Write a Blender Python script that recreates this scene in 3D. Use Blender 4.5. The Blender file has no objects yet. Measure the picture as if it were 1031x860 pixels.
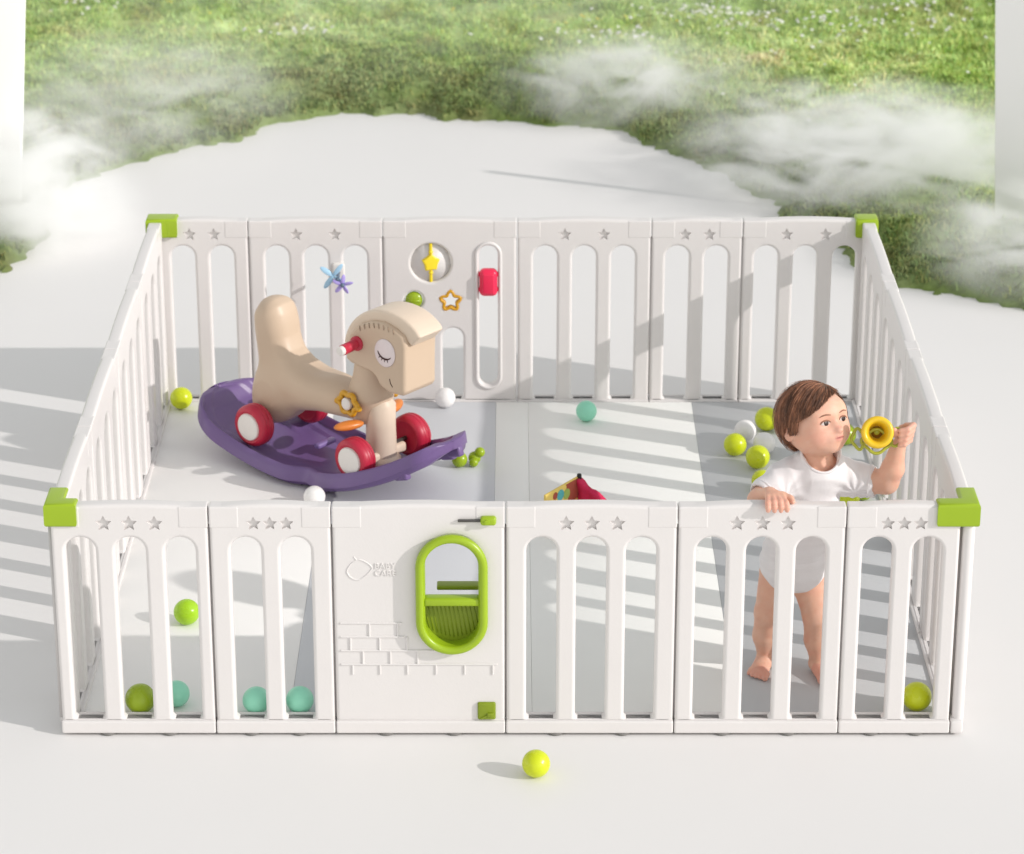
import bpy, bmesh, math, random
import numpy as np
from mathutils import Vector, Matrix

random.seed(7)
RNG = np.random.default_rng(11)
SC = bpy.context.scene
COL = SC.collection
PI = math.pi

# ------------------------------------------------------------------ materials
def mat(name, color, rough=0.45, spec=0.5, var=0.0, vscale=20.0, bump=0.0, bscale=60.0,
        sss=0.0, sss_r=(0.01, 0.004, 0.002), attr=None, coat=0.0, trans=0.0, stretch=None):
    m = bpy.data.materials.new(name); m.use_nodes = True
    nt = m.node_tree; b = nt.nodes['Principled BSDF']
    b.inputs['Roughness'].default_value = rough
    b.inputs['Specular IOR Level'].default_value = spec
    b.inputs['Coat Weight'].default_value = coat
    col = nt.nodes.new('ShaderNodeRGB'); col.outputs[0].default_value = (*color, 1)
    src = col.outputs[0]
    tc = nt.nodes.new('ShaderNodeTexCoord')
    vec = tc.outputs['Object']
    if stretch:
        mp = nt.nodes.new('ShaderNodeMapping'); mp.inputs['Scale'].default_value = stretch
        nt.links.new(vec, mp.inputs['Vector']); vec = mp.outputs['Vector']
    if attr:
        at = nt.nodes.new('ShaderNodeAttribute'); at.attribute_name = attr
        src = at.outputs['Color']
    if var > 0:
        n = nt.nodes.new('ShaderNodeTexNoise'); n.inputs['Scale'].default_value = vscale
        n.inputs['Detail'].default_value = 5
        nt.links.new(vec, n.inputs['Vector'])
        mr = nt.nodes.new('ShaderNodeMapRange')
        mr.inputs['From Min'].default_value = 0.25; mr.inputs['From Max'].default_value = 0.75
        mr.inputs['To Min'].default_value = 1 - var; mr.inputs['To Max'].default_value = 1 + var
        nt.links.new(n.outputs['Fac'], mr.inputs['Value'])
        hs = nt.nodes.new('ShaderNodeHueSaturation')
        nt.links.new(src, hs.inputs['Color']); nt.links.new(mr.outputs['Result'], hs.inputs['Value'])
        src = hs.outputs['Color']
        r2 = nt.nodes.new('ShaderNodeMapRange')
        r2.inputs['To Min'].default_value = max(0.02, rough - .08); r2.inputs['To Max'].default_value = min(1, rough + .08)
        nt.links.new(n.outputs['Fac'], r2.inputs['Value']); nt.links.new(r2.outputs['Result'], b.inputs['Roughness'])
    nt.links.new(src, b.inputs['Base Color'])
    if bump > 0:
        n2 = nt.nodes.new('ShaderNodeTexNoise'); n2.inputs['Scale'].default_value = bscale; n2.inputs['Detail'].default_value = 4
        nt.links.new(vec, n2.inputs['Vector'])
        bp = nt.nodes.new('ShaderNodeBump'); bp.inputs['Strength'].default_value = bump; bp.inputs['Distance'].default_value = 0.004
        nt.links.new(n2.outputs['Fac'], bp.inputs['Height']); nt.links.new(bp.outputs['Normal'], b.inputs['Normal'])
    if sss > 0:
        b.inputs['Subsurface Weight'].default_value = sss
        b.inputs['Subsurface Radius'].default_value = sss_r
        b.inputs['Subsurface Scale'].default_value = 1.0
    if trans > 0:
        b.inputs['Transmission Weight'].default_value = trans
    return m

M = {
 'floor': mat('white_floor', (.79, .772, .762), .55, .3, .012, 1.3),
 'white': mat('white_plastic', (.725, .696, .684), .38, .45, .012, 9, .05, 220),
 'foot': mat('grey_rubber', (.22, .21, .20), .7, .3),
 'gap': mat('hinge_plastic', (.55, .53, .52), .5, .4),
 'green': mat('green_plastic', (.31, .45, .012), .32, .5, .03, 12),
 'dgreen': mat('olive_green_plastic', (.215, .285, .010), .4, .45, .04, 14),
 'steel': mat('dark_steel', (.07, .065, .06), .35, .6),
 'mat_cream': mat('cream_foam', (.89, .875, .855), .6, .3, .012, 5, .08, 300),
 'mat_grey': mat('grey_foam', (.62, .63, .655), .6, .3, .015, 5, .08, 300),
 'mat_sage': mat('pale_sage_foam', (.90, .90, .87), .6, .3, .015, 5, .08, 300),
 'mat_dark': mat('cool_grey_foam', (.55, .56, .57), .6, .3, .015, 5, .08, 300),
 'lime': mat('lime_plastic', (.58, .66, .010), .28, .5, .02, 20),
 'lime2': mat('bright_green_plastic', (.36, .62, .012), .28, .5, .02, 20),
 'olive': mat('leaf_green_plastic', (.30, .42, .008), .28, .5, .02, 20),
 'mint': mat('mint_plastic', (.30, .74, .54), .3, .5, .02, 20),
 'wball': mat('white_ball_plastic', (.84, .82, .81), .3, .5, .01, 20),
 'beige': mat('beige_plastic', (.60, .46, .34), .42, .4, .02, 8, .05, 160),
 'cream': mat('cream_plastic', (.72, .59, .47), .42, .4, .02, 8, .05, 160),
 'purple': mat('purple_plastic', (.165, .10, .26), .38, .5, .05, 9, .06, 120),
 'purple2': mat('lilac_purple_plastic', (.24, .16, .40), .38, .5, .04, 9, .05, 120),
 'red': mat('crimson_plastic', (.50, .018, .05), .4, .5, .05, 14, .05, 150),
 'hub': mat('ivory_plastic', (.80, .76, .72), .4, .45, .02, 14),
 'gold': mat('mustard_plastic', (.64, .33, .015), .32, .5, .04, 30),
 'orange': mat('orange_plastic', (.68, .21, .035), .35, .5, .03, 30),
 'lash': mat('brown_paint', (.06, .02, .02), .6, .2),
 'eyewhite': mat('pale_pink_paint', (.80, .70, .70), .5, .3),
 'yellow': mat('yellow_plastic', (.86, .66, .02), .35, .5, .02, 30),
 'yhorn': mat('warm_yellow_plastic', (.80, .52, .02), .3, .5, .02, 30),
 'ygreen': mat('yellow_green_plastic', (.40, .42, .04), .32, .5, .02, 30),
 'pinkred': mat('pink_red_plastic', (.82, .022, .085), .3, .5, .02, 30),
 'blue': mat('pale_blue_plastic', (.36, .58, .76), .3, .5, .03, 30),
 'dblue': mat('slate_plastic', (.12, .17, .24), .4, .4),
 'violet': mat('violet_plastic', (.40, .33, .72), .3, .5, .03, 30),
 'skin': mat('skin', (.7, .45, .35), .5, .35, .03, 45, .05, 250, sss=.12, attr='tint'),
 'cloth': mat('white_cotton', (.80, .775, .785), .85, .15, .012, 25, .25, 900),
 'hair': mat('brown_hair', (.115, .05, .026), .42, .5, .35, 60, attr='tint'),
 'sclera': mat('eye_white', (.58, .50, .47), .25, .5),
 'iris': mat('dark_brown_iris', (.030, .014, .010), .30, .25),
 'glint': mat('wet_highlight', (.9, .9, .9), .1, .6),
 'brow': mat('brown_brow', (.30, .15, .10), .7, .2),
 'page': mat('yellow_print_cloth', (.78, .58, .16), .8, .2, .03, 50, .1, 600),
 'pagered': mat('brick_print', (.38, .09, .06), .8, .2, .05, 60),
 'pageteal': mat('teal_print', (.10, .42, .45), .8, .2),
 'pagegreen': mat('green_print', (.35, .47, .12), .8, .2),
 'raspberry': mat('raspberry_cloth', (.62, .025, .09), .75, .25, .05, 60, .2, 500),
 'black': mat('black_trim', (.02, .018, .018), .6, .3),
 'pillar': mat('white_paint', (.90, .895, .89), .6, .3, .01, 2),
 'petal': mat('white_petals', (.82, .80, .78), .7, .2),
 'ypetal': mat('yellow_petals', (.80, .60, .05), .7, .2),
}

# ------------------------------------------------------------------ object helpers
def obj(name, me, m=None, parent=None, loc=(0, 0, 0), rot=(0, 0, 0), smooth=True):
    o = bpy.data.objects.new(name, me); COL.objects.link(o)
    if m is not None:
        ms = m if isinstance(m, (list, tuple)) else [m]
        if len(me.materials) == 0:
            for k in ms: me.materials.append(k)
    if smooth is not None:
        me.polygons.foreach_set('use_smooth', [bool(smooth)] * len(me.polygons))
    o.location = loc; o.rotation_euler = rot
    if parent: o.parent = parent
    return o

def thing(name, label, cat, loc=(0, 0, 0), rz=0.0, group=None):
    o = bpy.data.objects.new(name, None); COL.objects.link(o)
    o.empty_display_size = .05
    o.location = loc; o.rotation_euler = (0, 0, rz)
    return tag(o, label, cat, group)

def tag(o, label, cat, group=None):
    o['label'] = label; o['category'] = cat
    if group: o['group'] = group
    return o

def kind(o, k):
    o['kind'] = k; return o

def mesh(name, verts, faces):
    me = bpy.data.meshes.new(name)
    me.from_pydata([tuple(v) for v in verts], [], [tuple(f) for f in faces]); me.update()
    return me

def np_mesh(name, verts, quads):
    """fast mesh from numpy arrays; quads (n,4) or tris (n,3)"""
    me = bpy.data.meshes.new(name)
    k = quads.shape[1]
    me.vertices.add(len(verts)); me.vertices.foreach_set('co', np.asarray(verts, np.float32).ravel())
    me.loops.add(quads.size); me.loops.foreach_set('vertex_index', quads.astype(np.int32).ravel())
    me.polygons.add(len(quads))
    me.polygons.foreach_set('loop_start', np.arange(0, quads.size, k, dtype=np.int32))
    me.update(calc_edges=True); me.validate()
    return me

def bm_mesh(bm, name='m'):
    me = bpy.data.meshes.new(name); bm.to_mesh(me); bm.free(); return me

def sharp(me, ang=35):
    try: me.set_sharp_from_angle(angle=math.radians(ang))
    except Exception: pass
    return me

def join(items, name='joined'):
    """items: list of (mesh, matrix or None)"""
    bm = bmesh.new()
    for me, mx in items:
        n0 = len(bm.verts)
        bm.from_mesh(me)
        if mx is not None:
            bm.verts.ensure_lookup_table()
            bmesh.ops.transform(bm, matrix=mx, verts=bm.verts[n0:])
    out = bm_mesh(bm, name)
    return out

def T(x=0, y=0, z=0): return Matrix.Translation((x, y, z))
def R(a, ax): return Matrix.Rotation(a, 4, ax)

def rbox(sx, sy, sz, bev=.004, seg=3):
    bm = bmesh.new(); bmesh.ops.create_cube(bm, size=1)
    bmesh.ops.scale(bm, vec=(sx, sy, sz), verts=bm.verts)
    if bev > 0:
        bmesh.ops.bevel(bm, geom=bm.edges[:], offset=bev, segments=seg, profile=.5, affect='EDGES')
    return bm_mesh(bm)

def lathe(prof, n=40, axis='Z', cap=True):
    """prof: list of (r, z)"""
    vs, fs = [], []
    for r, z in prof:
        for k in range(n):
            a = 2 * PI * k / n; vs.append((r * math.cos(a), r * math.sin(a), z))
    for i in range(len(prof) - 1):
        for k in range(n):
            k2 = (k + 1) % n
            fs.append((i * n + k, i * n + k2, (i + 1) * n + k2, (i + 1) * n + k))
    if cap:
        if prof[0][0] > 1e-5: fs.append(tuple(range(n))[::-1])
        if prof[-1][0] > 1e-5: fs.append(tuple(range((len(prof) - 1) * n, len(prof) * n)))
    bm = bmesh.new()
    for v in vs: bm.verts.new(v)
    bm.verts.ensure_lookup_table()
    for f in fs: bm.faces.new([bm.verts[i] for i in f])
    bmesh.ops.remove_doubles(bm, verts=bm.verts, dist=1e-6)
    bmesh.ops.recalc_face_normals(bm, faces=bm.faces)
    me = bm_mesh(bm)
    if axis == 'Y': me.transform(R(PI / 2, 'X'))
    if axis == 'X': me.transform(R(PI / 2, 'Y'))
    return me

def sphere(r, sub=4, sc=(1, 1, 1)):
    bm = bmesh.new(); bmesh.ops.create_icosphere(bm, subdivisions=sub, radius=r)
    bmesh.ops.scale(bm, vec=sc, verts=bm.verts)
    return bm_mesh(bm)

def tube(pts, rad, n=10, closed=False):
    """round tube along pts; rad scalar or list"""
    P_ = [Vector(p) for p in pts]; N = len(P_)
    rr = rad if isinstance(rad, (list, tuple, np.ndarray)) else [rad] * N
    bm = bmesh.new(); rings = []
    prev = None
    for i, p in enumerate(P_):
        if closed: t = (P_[(i + 1) % N] - P_[i - 1])
        else: t = (P_[min(i + 1, N - 1)] - P_[max(i - 1, 0)])
        t.normalize()
        if prev is None:
            a = Vector((0, 0, 1)) if abs(t.z) < .9 else Vector((1, 0, 0))
            x = t.cross(a).normalized()
        else:
            x = (prev - t * prev.dot(t)).normalized()
        prev = x; y = t.cross(x)
        rings.append([bm.verts.new(p + (x * math.cos(2 * PI * k / n) + y * math.sin(2 * PI * k / n)) * rr[i]) for k in range(n)])
    for i in range(N if closed else N - 1):
        A, B = rings[i], rings[(i + 1) % N]
        for k in range(n): bm.faces.new((A[k], A[(k + 1) % n], B[(k + 1) % n], B[k]))
    if not closed:
        bm.faces.new(rings[0][::-1]); bm.faces.new(rings[-1])
    bmesh.ops.recalc_face_normals(bm, faces=bm.faces)
    return bm_mesh(bm)

def plate(loops, half, bev=.0, res=3, plane='XZ'):
    """2D outline(s) (first is outer, rest holes) -> solid of half thickness `half`, rounded edges, mapped to XZ with thickness Y"""
    cu = bpy.data.curves.new('c', 'CURVE'); cu.dimensions = '2D'; cu.fill_mode = 'BOTH'
    for lp in loops:
        s = cu.splines.new('POLY'); s.points.add(len(lp) - 1)
        for i, (x, y) in enumerate(lp): s.points[i].co = (x, y, 0, 1)
        s.use_cyclic_u = True
    cu.extrude = max(half - bev, 1e-4); cu.bevel_depth = bev; cu.bevel_resolution = res; cu.offset = -bev
    o = bpy.data.objects.new('tmp', cu); COL.objects.link(o)
    dg = bpy.context.evaluated_depsgraph_get()
    me = bpy.data.meshes.new_from_object(o.evaluated_get(dg))
    bpy.data.objects.remove(o); bpy.data.curves.remove(cu)
    me.materials.clear()
    bm = bmesh.new(); bm.from_mesh(me)
    bmesh.ops.remove_doubles(bm, verts=bm.verts, dist=1e-5)
    bmesh.ops.recalc_face_normals(bm, faces=bm.faces)
    bm.to_mesh(me); bm.free()
    if plane == 'XZ': me.transform(R(PI / 2, 'X'))
    return me

def stadium(cx, z0, z1, w, n=12, both=True):
    r = w / 2; p = []
    if both:
        for k in range(n + 1):
            a = PI + PI * k / n; p.append((cx + r * math.cos(a), z0 + r + r * math.sin(a)))
    else:
        b = .006
        p += [(cx - r, z0 + b), (cx - r + b, z0), (cx + r - b, z0), (cx + r, z0 + b)]
    for k in range(n + 1):
        a = PI * k / n; p.append((cx + r * math.cos(a), z1 - r + r * math.sin(a)))
    return p

def circle(cx, cz, r, n=40): return [(cx + r * math.cos(2 * PI * k / n), cz + r * math.sin(2 * PI * k / n)) for k in range(n)]
def star(cx, cz, r, q=.5, a0=PI / 2, n=5):
    return [(cx + (r if k % 2 == 0 else r * q) * math.cos(a0 + PI * k / n), cz + (r if k % 2 == 0 else r * q) * math.sin(a0 + PI * k / n)) for k in range(2 * n)]

def boolean_diff(me, cutter):
    a = bpy.data.objects.new('ba', me); b = bpy.data.objects.new('bb', cutter)
    COL.objects.link(a); COL.objects.link(b)
    md = a.modifiers.new('b', 'BOOLEAN'); md.object = b; md.operation = 'DIFFERENCE'; md.solver = 'EXACT'
    dg = bpy.context.evaluated_depsgraph_get()
    out = bpy.data.meshes.new_from_object(a.evaluated_get(dg))
    bpy.data.objects.remove(a); bpy.data.objects.remove(b)
    return out

# ------------------------------------------------------------------ numpy noise
_tab = RNG.random((256, 256)).astype(np.float32)
def vnoise(x, y):
    xi = np.floor(x).astype(int); yi = np.floor(y).astype(int); fx = x - xi; fy = y - yi
    fx = fx * fx * (3 - 2 * fx); fy = fy * fy * (3 - 2 * fy)
    g = lambda i, j: _tab[i % 256, j % 256]
    return (g(xi, yi) * (1 - fx) + g(xi + 1, yi) * fx) * (1 - fy) + (g(xi, yi + 1) * (1 - fx) + g(xi + 1, yi + 1) * fx) * fy
def fbm(x, y, o=4):
    s = 0; a = .5
    for k in range(o):
        s = s + a * vnoise(x * 2 ** k + 17 * k, y * 2 ** k + 31 * k); a *= .5
    return s

# ------------------------------------------------------------------ signed distance modelling + surface nets
class SDF:
    def __init__(s, lo, hi, h):
        s.lo = np.array(lo, np.float32); s.h = h
        s.n = np.ceil((np.array(hi) - np.array(lo)) / h).astype(int) + 1
        s.g = np.full(s.n, 1.0, np.float32)
    def _sl(s, lo, hi):
        a = np.clip(np.floor((np.array(lo) - s.lo) / s.h).astype(int), 0, s.n - 1)
        b = np.clip(np.ceil((np.array(hi) - s.lo) / s.h).astype(int) + 1, 1, s.n)
        ax = [s.lo[i] + s.h * np.arange(a[i], b[i], dtype=np.float32) for i in range(3)]
        X, Y, Z = np.meshgrid(*ax, indexing='ij', sparse=True)
        return tuple(slice(a[i], b[i]) for i in range(3)), X, Y, Z
    def put(s, fn, lo, hi, k=0.0, op='add'):
        m = k + 4 * s.h
        sl, X, Y, Z = s._sl(np.array(lo) - m, np.array(hi) + m)
        if 0 in s.g[sl].shape: return
        d = fn(X, Y, Z).astype(np.float32); g = s.g[sl]
        if op == 'add':
            if k > 0:
                hh = np.clip(.5 + .5 * (g - d) / k, 0, 1); s.g[sl] = g * (1 - hh) + d * hh - k * hh * (1 - hh)
            else: s.g[sl] = np.minimum(g, d)
        else:
            d = -d
            if k > 0:
                hh = np.clip(.5 - .5 * (g - d) / k, 0, 1); s.g[sl] = g * (1 - hh) + d * hh + k * hh * (1 - hh)
            else: s.g[sl] = np.maximum(g, d)
    def cone(s, a, b, ra, rb, k=0.0, op='add'):
        a = np.array(a, float); b = np.array(b, float); ba = b - a; L2 = max(ba @ ba, 1e-9)
        def fn(X, Y, Z):
            t = np.clip(((X - a[0]) * ba[0] + (Y - a[1]) * ba[1] + (Z - a[2]) * ba[2]) / L2, 0, 1)
            return np.sqrt((X - a[0] - t * ba[0]) ** 2 + (Y - a[1] - t * ba[1]) ** 2 + (Z - a[2] - t * ba[2]) ** 2) - (ra + (rb - ra) * t)
        r = max(ra, rb)
        s.put(fn, np.minimum(a, b) - r, np.maximum(a, b) + r, k, op)
    def chain(s, pts, rad, k=0.0):
        for i in range(len(pts) - 1): s.cone(pts[i], pts[i + 1], rad[i], rad[i + 1], k if i == 0 else min(k, .01) if k else .004)
    def ell(s, c, r, B=None, k=0.0, op='add'):
        c = np.array(c, float); r = np.array(r, float); B = np.eye(3) if B is None else np.array(B, float)
        def fn(X, Y, Z):
            q = [((X - c[0]) * B[i][0] + (Y - c[1]) * B[i][1] + (Z - c[2]) * B[i][2]) for i in range(3)]
            k0 = np.sqrt(sum((q[i] / r[i]) ** 2 for i in range(3)))
            k1 = np.sqrt(sum((q[i] / r[i] ** 2) ** 2 for i in range(3)))
            return k0 * (k0 - 1) / np.maximum(k1, 1e-6)
        m = r.max(); s.put(fn, c - m, c + m, k, op)
    def sample(s, p):
        q = (np.asarray(p, float) - s.lo) / s.h; i = np.floor(q).astype(int); f = q - i
        i = np.clip(i, 0, s.n - 2); out = 0
        for dx in (0, 1):
            for dy in (0, 1):
                for dz in (0, 1):
                    w = (f[..., 0] if dx else 1 - f[..., 0]) * (f[..., 1] if dy else 1 - f[..., 1]) * (f[..., 2] if dz else 1 - f[..., 2])
                    out = out + w * s.g[i[..., 0] + dx, i[..., 1] + dy, i[..., 2] + dz]
        return out
    def nets(s, relax=1):
        g = s.g; ins = g < 0
        nx, ny, nz = g.shape
        c = ins[:-1, :-1, :-1].astype(np.int8)
        tot = np.zeros((nx - 1, ny - 1, nz - 1), np.int8)
        for dx in (0, 1):
            for dy in (0, 1):
                for dz in (0, 1):
                    tot += ins[dx:nx - 1 + dx, dy:ny - 1 + dy, dz:nz - 1 + dz]
        act = (tot > 0) & (tot < 8)
        idx = np.argwhere(act); vid = np.full(act.shape, -1, np.int32); vid[act] = np.arange(len(idx))
        acc = np.zeros((len(idx), 3)); cnt = np.zeros(len(idx))
        I, J, K = idx.T
        cor = [(0, 0, 0), (1, 0, 0), (0, 1, 0), (1, 1, 0), (0, 0, 1), (1, 0, 1), (0, 1, 1), (1, 1, 1)]
        val = [g[I + a, J + b, K + e].astype(float) for a, b, e in cor]
        for p in range(8):
            for q in range(p + 1, 8):
                if sum(abs(cor[p][t] - cor[q][t]) for t in range(3)) != 1: continue
                va, vb = val[p], val[q]; x = (va < 0) != (vb < 0)
                t = np.where(x, va / np.where(x, va - vb, 1), 0)
                for ax in range(3):
                    acc[:, ax] += np.where(x, cor[p][ax] + t * (cor[q][ax] - cor[p][ax]), 0)
                cnt += x
        V = s.lo + s.h * (idx + acc / np.maximum(cnt, 1)[:, None])
        F = []
        for ax in range(3):
            sa = [slice(None)] * 3; sb = [slice(None)] * 3
            sa[ax] = slice(0, -1); sb[ax] = slice(1, None)
            A, Bv = ins[tuple(sa)], ins[tuple(sb)]
            e = np.argwhere(A != Bv); u, v = [(1, 2), (2, 0), (0, 1)][ax]
            ok = (e[:, u] > 0) & (e[:, v] > 0) & (e[:, u] < g.shape[u] - 1) & (e[:, v] < g.shape[v] - 1)
            e = e[ok]
            def cell(du, dv):
                q = e.copy(); q[:, u] -= du; q[:, v] -= dv
                return vid[q[:, 0], q[:, 1], q[:, 2]]
            quad = np.stack([cell(1, 1), cell(0, 1), cell(0, 0), cell(1, 0)], 1)
            flip = ~A[e[:, 0], e[:, 1], e[:, 2]]
            quad[flip] = quad[flip][:, ::-1]
            F.append(quad)
        F = np.concatenate(F); F = F[(F >= 0).all(1)]
        for _ in range(relax):
            S = np.zeros_like(V); C = np.zeros(len(V))
            for a, b in ((0, 1), (1, 2), (2, 3), (3, 0)):
                np.add.at(S, F[:, a], V[F[:, b]]); np.add.at(C, F[:, a], 1)
                np.add.at(S, F[:, b], V[F[:, a]]); np.add.at(C, F[:, b], 1)
            V = V * .45 + .55 * S / np.maximum(C, 1)[:, None]
        return V, F

def poly_sd(pts):
    P_ = np.array(pts, float)
    def sd(x, y):
        d = np.full(np.broadcast(x, y).shape, 1e9); sg = np.ones(d.shape)
        N = len(P_)
        for i in range(N):
            a = P_[i]; b = P_[i - 1]; e = b - a
            wx = x - a[0]; wy = y - a[1]
            t = np.clip((wx * e[0] + wy * e[1]) / (e @ e), 0, 1)
            d = np.minimum(d, (wx - e[0] * t) ** 2 + (wy - e[1] * t) ** 2)
            c1 = y >= a[1]; c2 = y < b[1]; c3 = e[0] * wy > e[1] * wx
            sg = np.where((c1 & c2 & c3) | (~c1 & ~c2 & ~c3), -sg, sg)
        return sg * np.sqrt(d)
    return sd

def color_attr(me, cols):
    a = me.color_attributes.new('tint', 'FLOAT_COLOR', 'POINT')
    c = np.ones((len(cols), 4), np.float32); c[:, :3] = cols
    a.data.foreach_set('color', c.ravel())

# ================================================================== SETTING
def build_setting():
    fl = obj('floor', mesh('floor', [(-14, -14, 0), (14, -14, 0), (14, 5.35, 0), (-14, 5.35, 0)], [(0, 1, 2, 3)]), M['floor'])
    kind(fl, 'structure')

EDGE = [(-14, -3), (-6, .2), (-3.2, 1.7), (-2.2, 2.35), (-1.613, 3.05), (-1.54, 3.5), (-1.53, 3.98), (-1.36, 4.32), (-1.02, 4.57), (-.83, 4.85), (-.65, 4.95),
        (-.28, 4.87), (.055, 4.80), (.38, 4.69), (.584, 4.38), (.776, 4.09), (.93, 3.74), (1.08, 3.25), (1.21, 2.98), (1.373, 2.92),
        (1.57, 2.76), (2.3, 2.4), (4, 1.6), (8, -.4), (14, -4), (14, -14), (-14, -14)]
edge_sd = poly_sd(EDGE)

def ground_h(X, Y):
    d = edge_sd(X, Y) + (fbm(X * 6, Y * 6, 3) - .45) * .15 + (fbm(X * 22, Y * 22, 3) - .42) * .085
    up = np.clip(d / .22, -1, 1)
    lump = (fbm(X * 5, Y * 5, 4) - .45) * .10 + (fbm(X * 16 + 5, Y * 16, 3) - .45) * .055
    z = np.where(d > 0, .012 + .048 * np.sqrt(np.clip(up, 0, 1)) + lump * np.clip(d / .15, .25, 1), d * .6)
    z = np.clip(z, -.12, None)
    far = np.clip((Y - 8) / 60, 0, 1)
    z = z + far ** 1.5 * 9 * (fbm(X * .02 + 3, Y * .02, 3)) + np.clip((Y - 7.2) / 10, 0, 1) * .25
    return z, d

def grass_color(X, Y, n):
    a = fbm(X * 2.2 + 9, Y * 2.2, 3); b = fbm(X * 9, Y * 9 + 4, 2); w = fbm(X * .9 + 40, Y * .9 + 3, 2)
    t = np.clip((a * .5 + b * .5 + w * .4 - .42) * 2.4, 0, 1)[:, None]
    c = np.array([.24, .34, .085]) * (1 - t) + np.array([.44, .53, .25]) * t
    br = np.clip((fbm(X * 6 + 70, Y * 6, 3) - .52) * 5, 0, 1)[:, None] * .35
    c = c * (1 - br) + np.array([.30, .23, .11]) * br
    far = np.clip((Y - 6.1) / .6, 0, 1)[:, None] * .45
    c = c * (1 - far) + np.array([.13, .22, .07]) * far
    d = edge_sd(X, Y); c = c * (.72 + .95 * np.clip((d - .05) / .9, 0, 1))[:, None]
    return np.minimum(c * n, .72)

def build_meadow():
    xs = np.concatenate([-np.geomspace(60, 3.1, 26)[:-1], np.arange(-3.1, 3.1001, .022), np.geomspace(3.1, 60, 26)[1:]])
    ys = np.concatenate([np.arange(1.2, 7.6, .022), np.geomspace(7.6, 160, 60)])
    X, Y = np.meshgrid(xs, ys, indexing='ij')
    Z, d = ground_h(X.ravel(), Y.ravel())
    nx, ny = X.shape
    V = np.stack([X.ravel(), Y.ravel(), Z], 1)
    i = np.arange(nx * ny).reshape(nx, ny)
    q = np.stack([i[:-1, :-1].ravel(), i[1:, :-1].ravel(), i[1:, 1:].ravel(), i[:-1, 1:].ravel()], 1)
    me = np_mesh('meadow_ground', V, q)
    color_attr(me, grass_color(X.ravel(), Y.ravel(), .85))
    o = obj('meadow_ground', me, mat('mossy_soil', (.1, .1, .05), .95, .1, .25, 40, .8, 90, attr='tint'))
    kind(o, 'structure')
    # blades
    N = 330000
    px = RNG.uniform(-2.75, 2.75, N * 2); py = 2.3 + (7.6 - 2.3) * RNG.random(N * 2) ** .95
    z, d = ground_h(px, py)
    dens = fbm(px * 8 + 3, py * 8, 3)
    keep = (d > .004) & (RNG.random(N * 2) < np.clip((dens - .22) * 3.0, .12, 1))
    px, py, z, d = px[keep][:N], py[keep][:N], z[keep][:N], d[keep][:N]; n = len(px)
    hgt = RNG.uniform(.010, .030, n) * np.clip(.9 + d, .9, 1.1) * (0.6 + 1.0 * fbm(px * 5 + 8, py * 5, 2))
    wid = RNG.uniform(.0018, .0042, n)
    a = RNG.uniform(0, 2 * PI, n); lean = RNG.uniform(.2, 1.5, n)
    la = RNG.uniform(0, 2 * PI, n)
    ux, uy = np.cos(a) * wid, np.sin(a) * wid
    lx, ly = np.cos(la) * hgt * lean, np.sin(la) * hgt * lean
    b0 = np.stack([px - ux, py - uy, z - .006], 1); b1 = np.stack([px + ux, py + uy, z - .006], 1)
    m0 = np.stack([px - ux * .8 + lx * .35, py - uy * .8 + ly * .35, z + hgt * .6], 1)
    m1 = np.stack([px + ux * .8 + lx * .35, py + uy * .8 + ly * .35, z + hgt * .6], 1)
    t0 = np.stack([px + lx - ux * .15, py + ly - uy * .15, z + hgt * (1.05 - .25 * lean)], 1)
    t1 = np.stack([px + lx + ux * .15, py + ly + uy * .15, z + hgt * (1.05 - .25 * lean)], 1)
    V = np.stack([b0, b1, m0, m1, t0, t1], 1).reshape(-1, 3)
    o6 = (np.arange(n) * 6)[:, None]
    q = np.concatenate([o6 + np.array([[0, 1, 3, 2]]), o6 + np.array([[2, 3, 5, 4]])], 0)
    me = np_mesh('grass', V, q)
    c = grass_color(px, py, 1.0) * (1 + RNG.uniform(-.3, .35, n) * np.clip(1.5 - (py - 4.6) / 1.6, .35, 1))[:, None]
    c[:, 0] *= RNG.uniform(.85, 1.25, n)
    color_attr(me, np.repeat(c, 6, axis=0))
    g = obj('meadow_grass', me, mat('grass_blades', (.2, .25, .08), .75, .2, attr='tint'))
    tag(g, 'short mossy green grass surrounding the white floor', 'grass'); kind(g, 'stuff')
    # tiny flowers
    def flowers(name, label, cl, m, size):
        vs, fs = [], []
        for cx, cy, sx, sy, cnt in cl:
            fx = RNG.normal(cx, sx, cnt); fy = RNG.normal(cy, sy, cnt)
            fz, dd = ground_h(fx, fy)
            for x, y, zz, e in zip(fx, fy, fz, dd):
                if e < .05: continue
                b = len(vs); r = size * random.uniform(.6, 1.2); zc = zz + .022 + random.uniform(0, .012)
                tx, ty = random.uniform(-.5, .5), random.uniform(-.9, -.1)
                vs.append((x, y, zc + .002))
                for k in range(10):
                    aa = 2 * PI * k / 10; rr = r * (1 if k % 2 else .45)
                    dx, dy = rr * math.cos(aa), rr * math.sin(aa); vs.append((x + dx, y + dy, zc + dx * tx + dy * -ty * .6))
                for k in range(10): fs.append((b, b + 1 + k, b + 1 + (k + 1) % 10))
        f = obj(name, mesh(name, vs, fs), m, smooth=False); tag(f, label, 'flowers'); kind(f, 'stuff')
    flowers('daisies', 'tiny white flowers scattered in the far meadow grass', [(.85, 6.15, .16, .12, 90), (1.2, 5.95, .25, .10, 80), (.42, 5.75, .10, .05, 26), (-.85, 5.75, .10, .05, 22), (-1.7, 6.3, .12, .12, 26), (1.7, 6.2, .15, .12, 40), (1.2, 4.4, .08, .06, 14), (.9, 5.7, .6, .4, 40)], M['petal'], .011)
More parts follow.
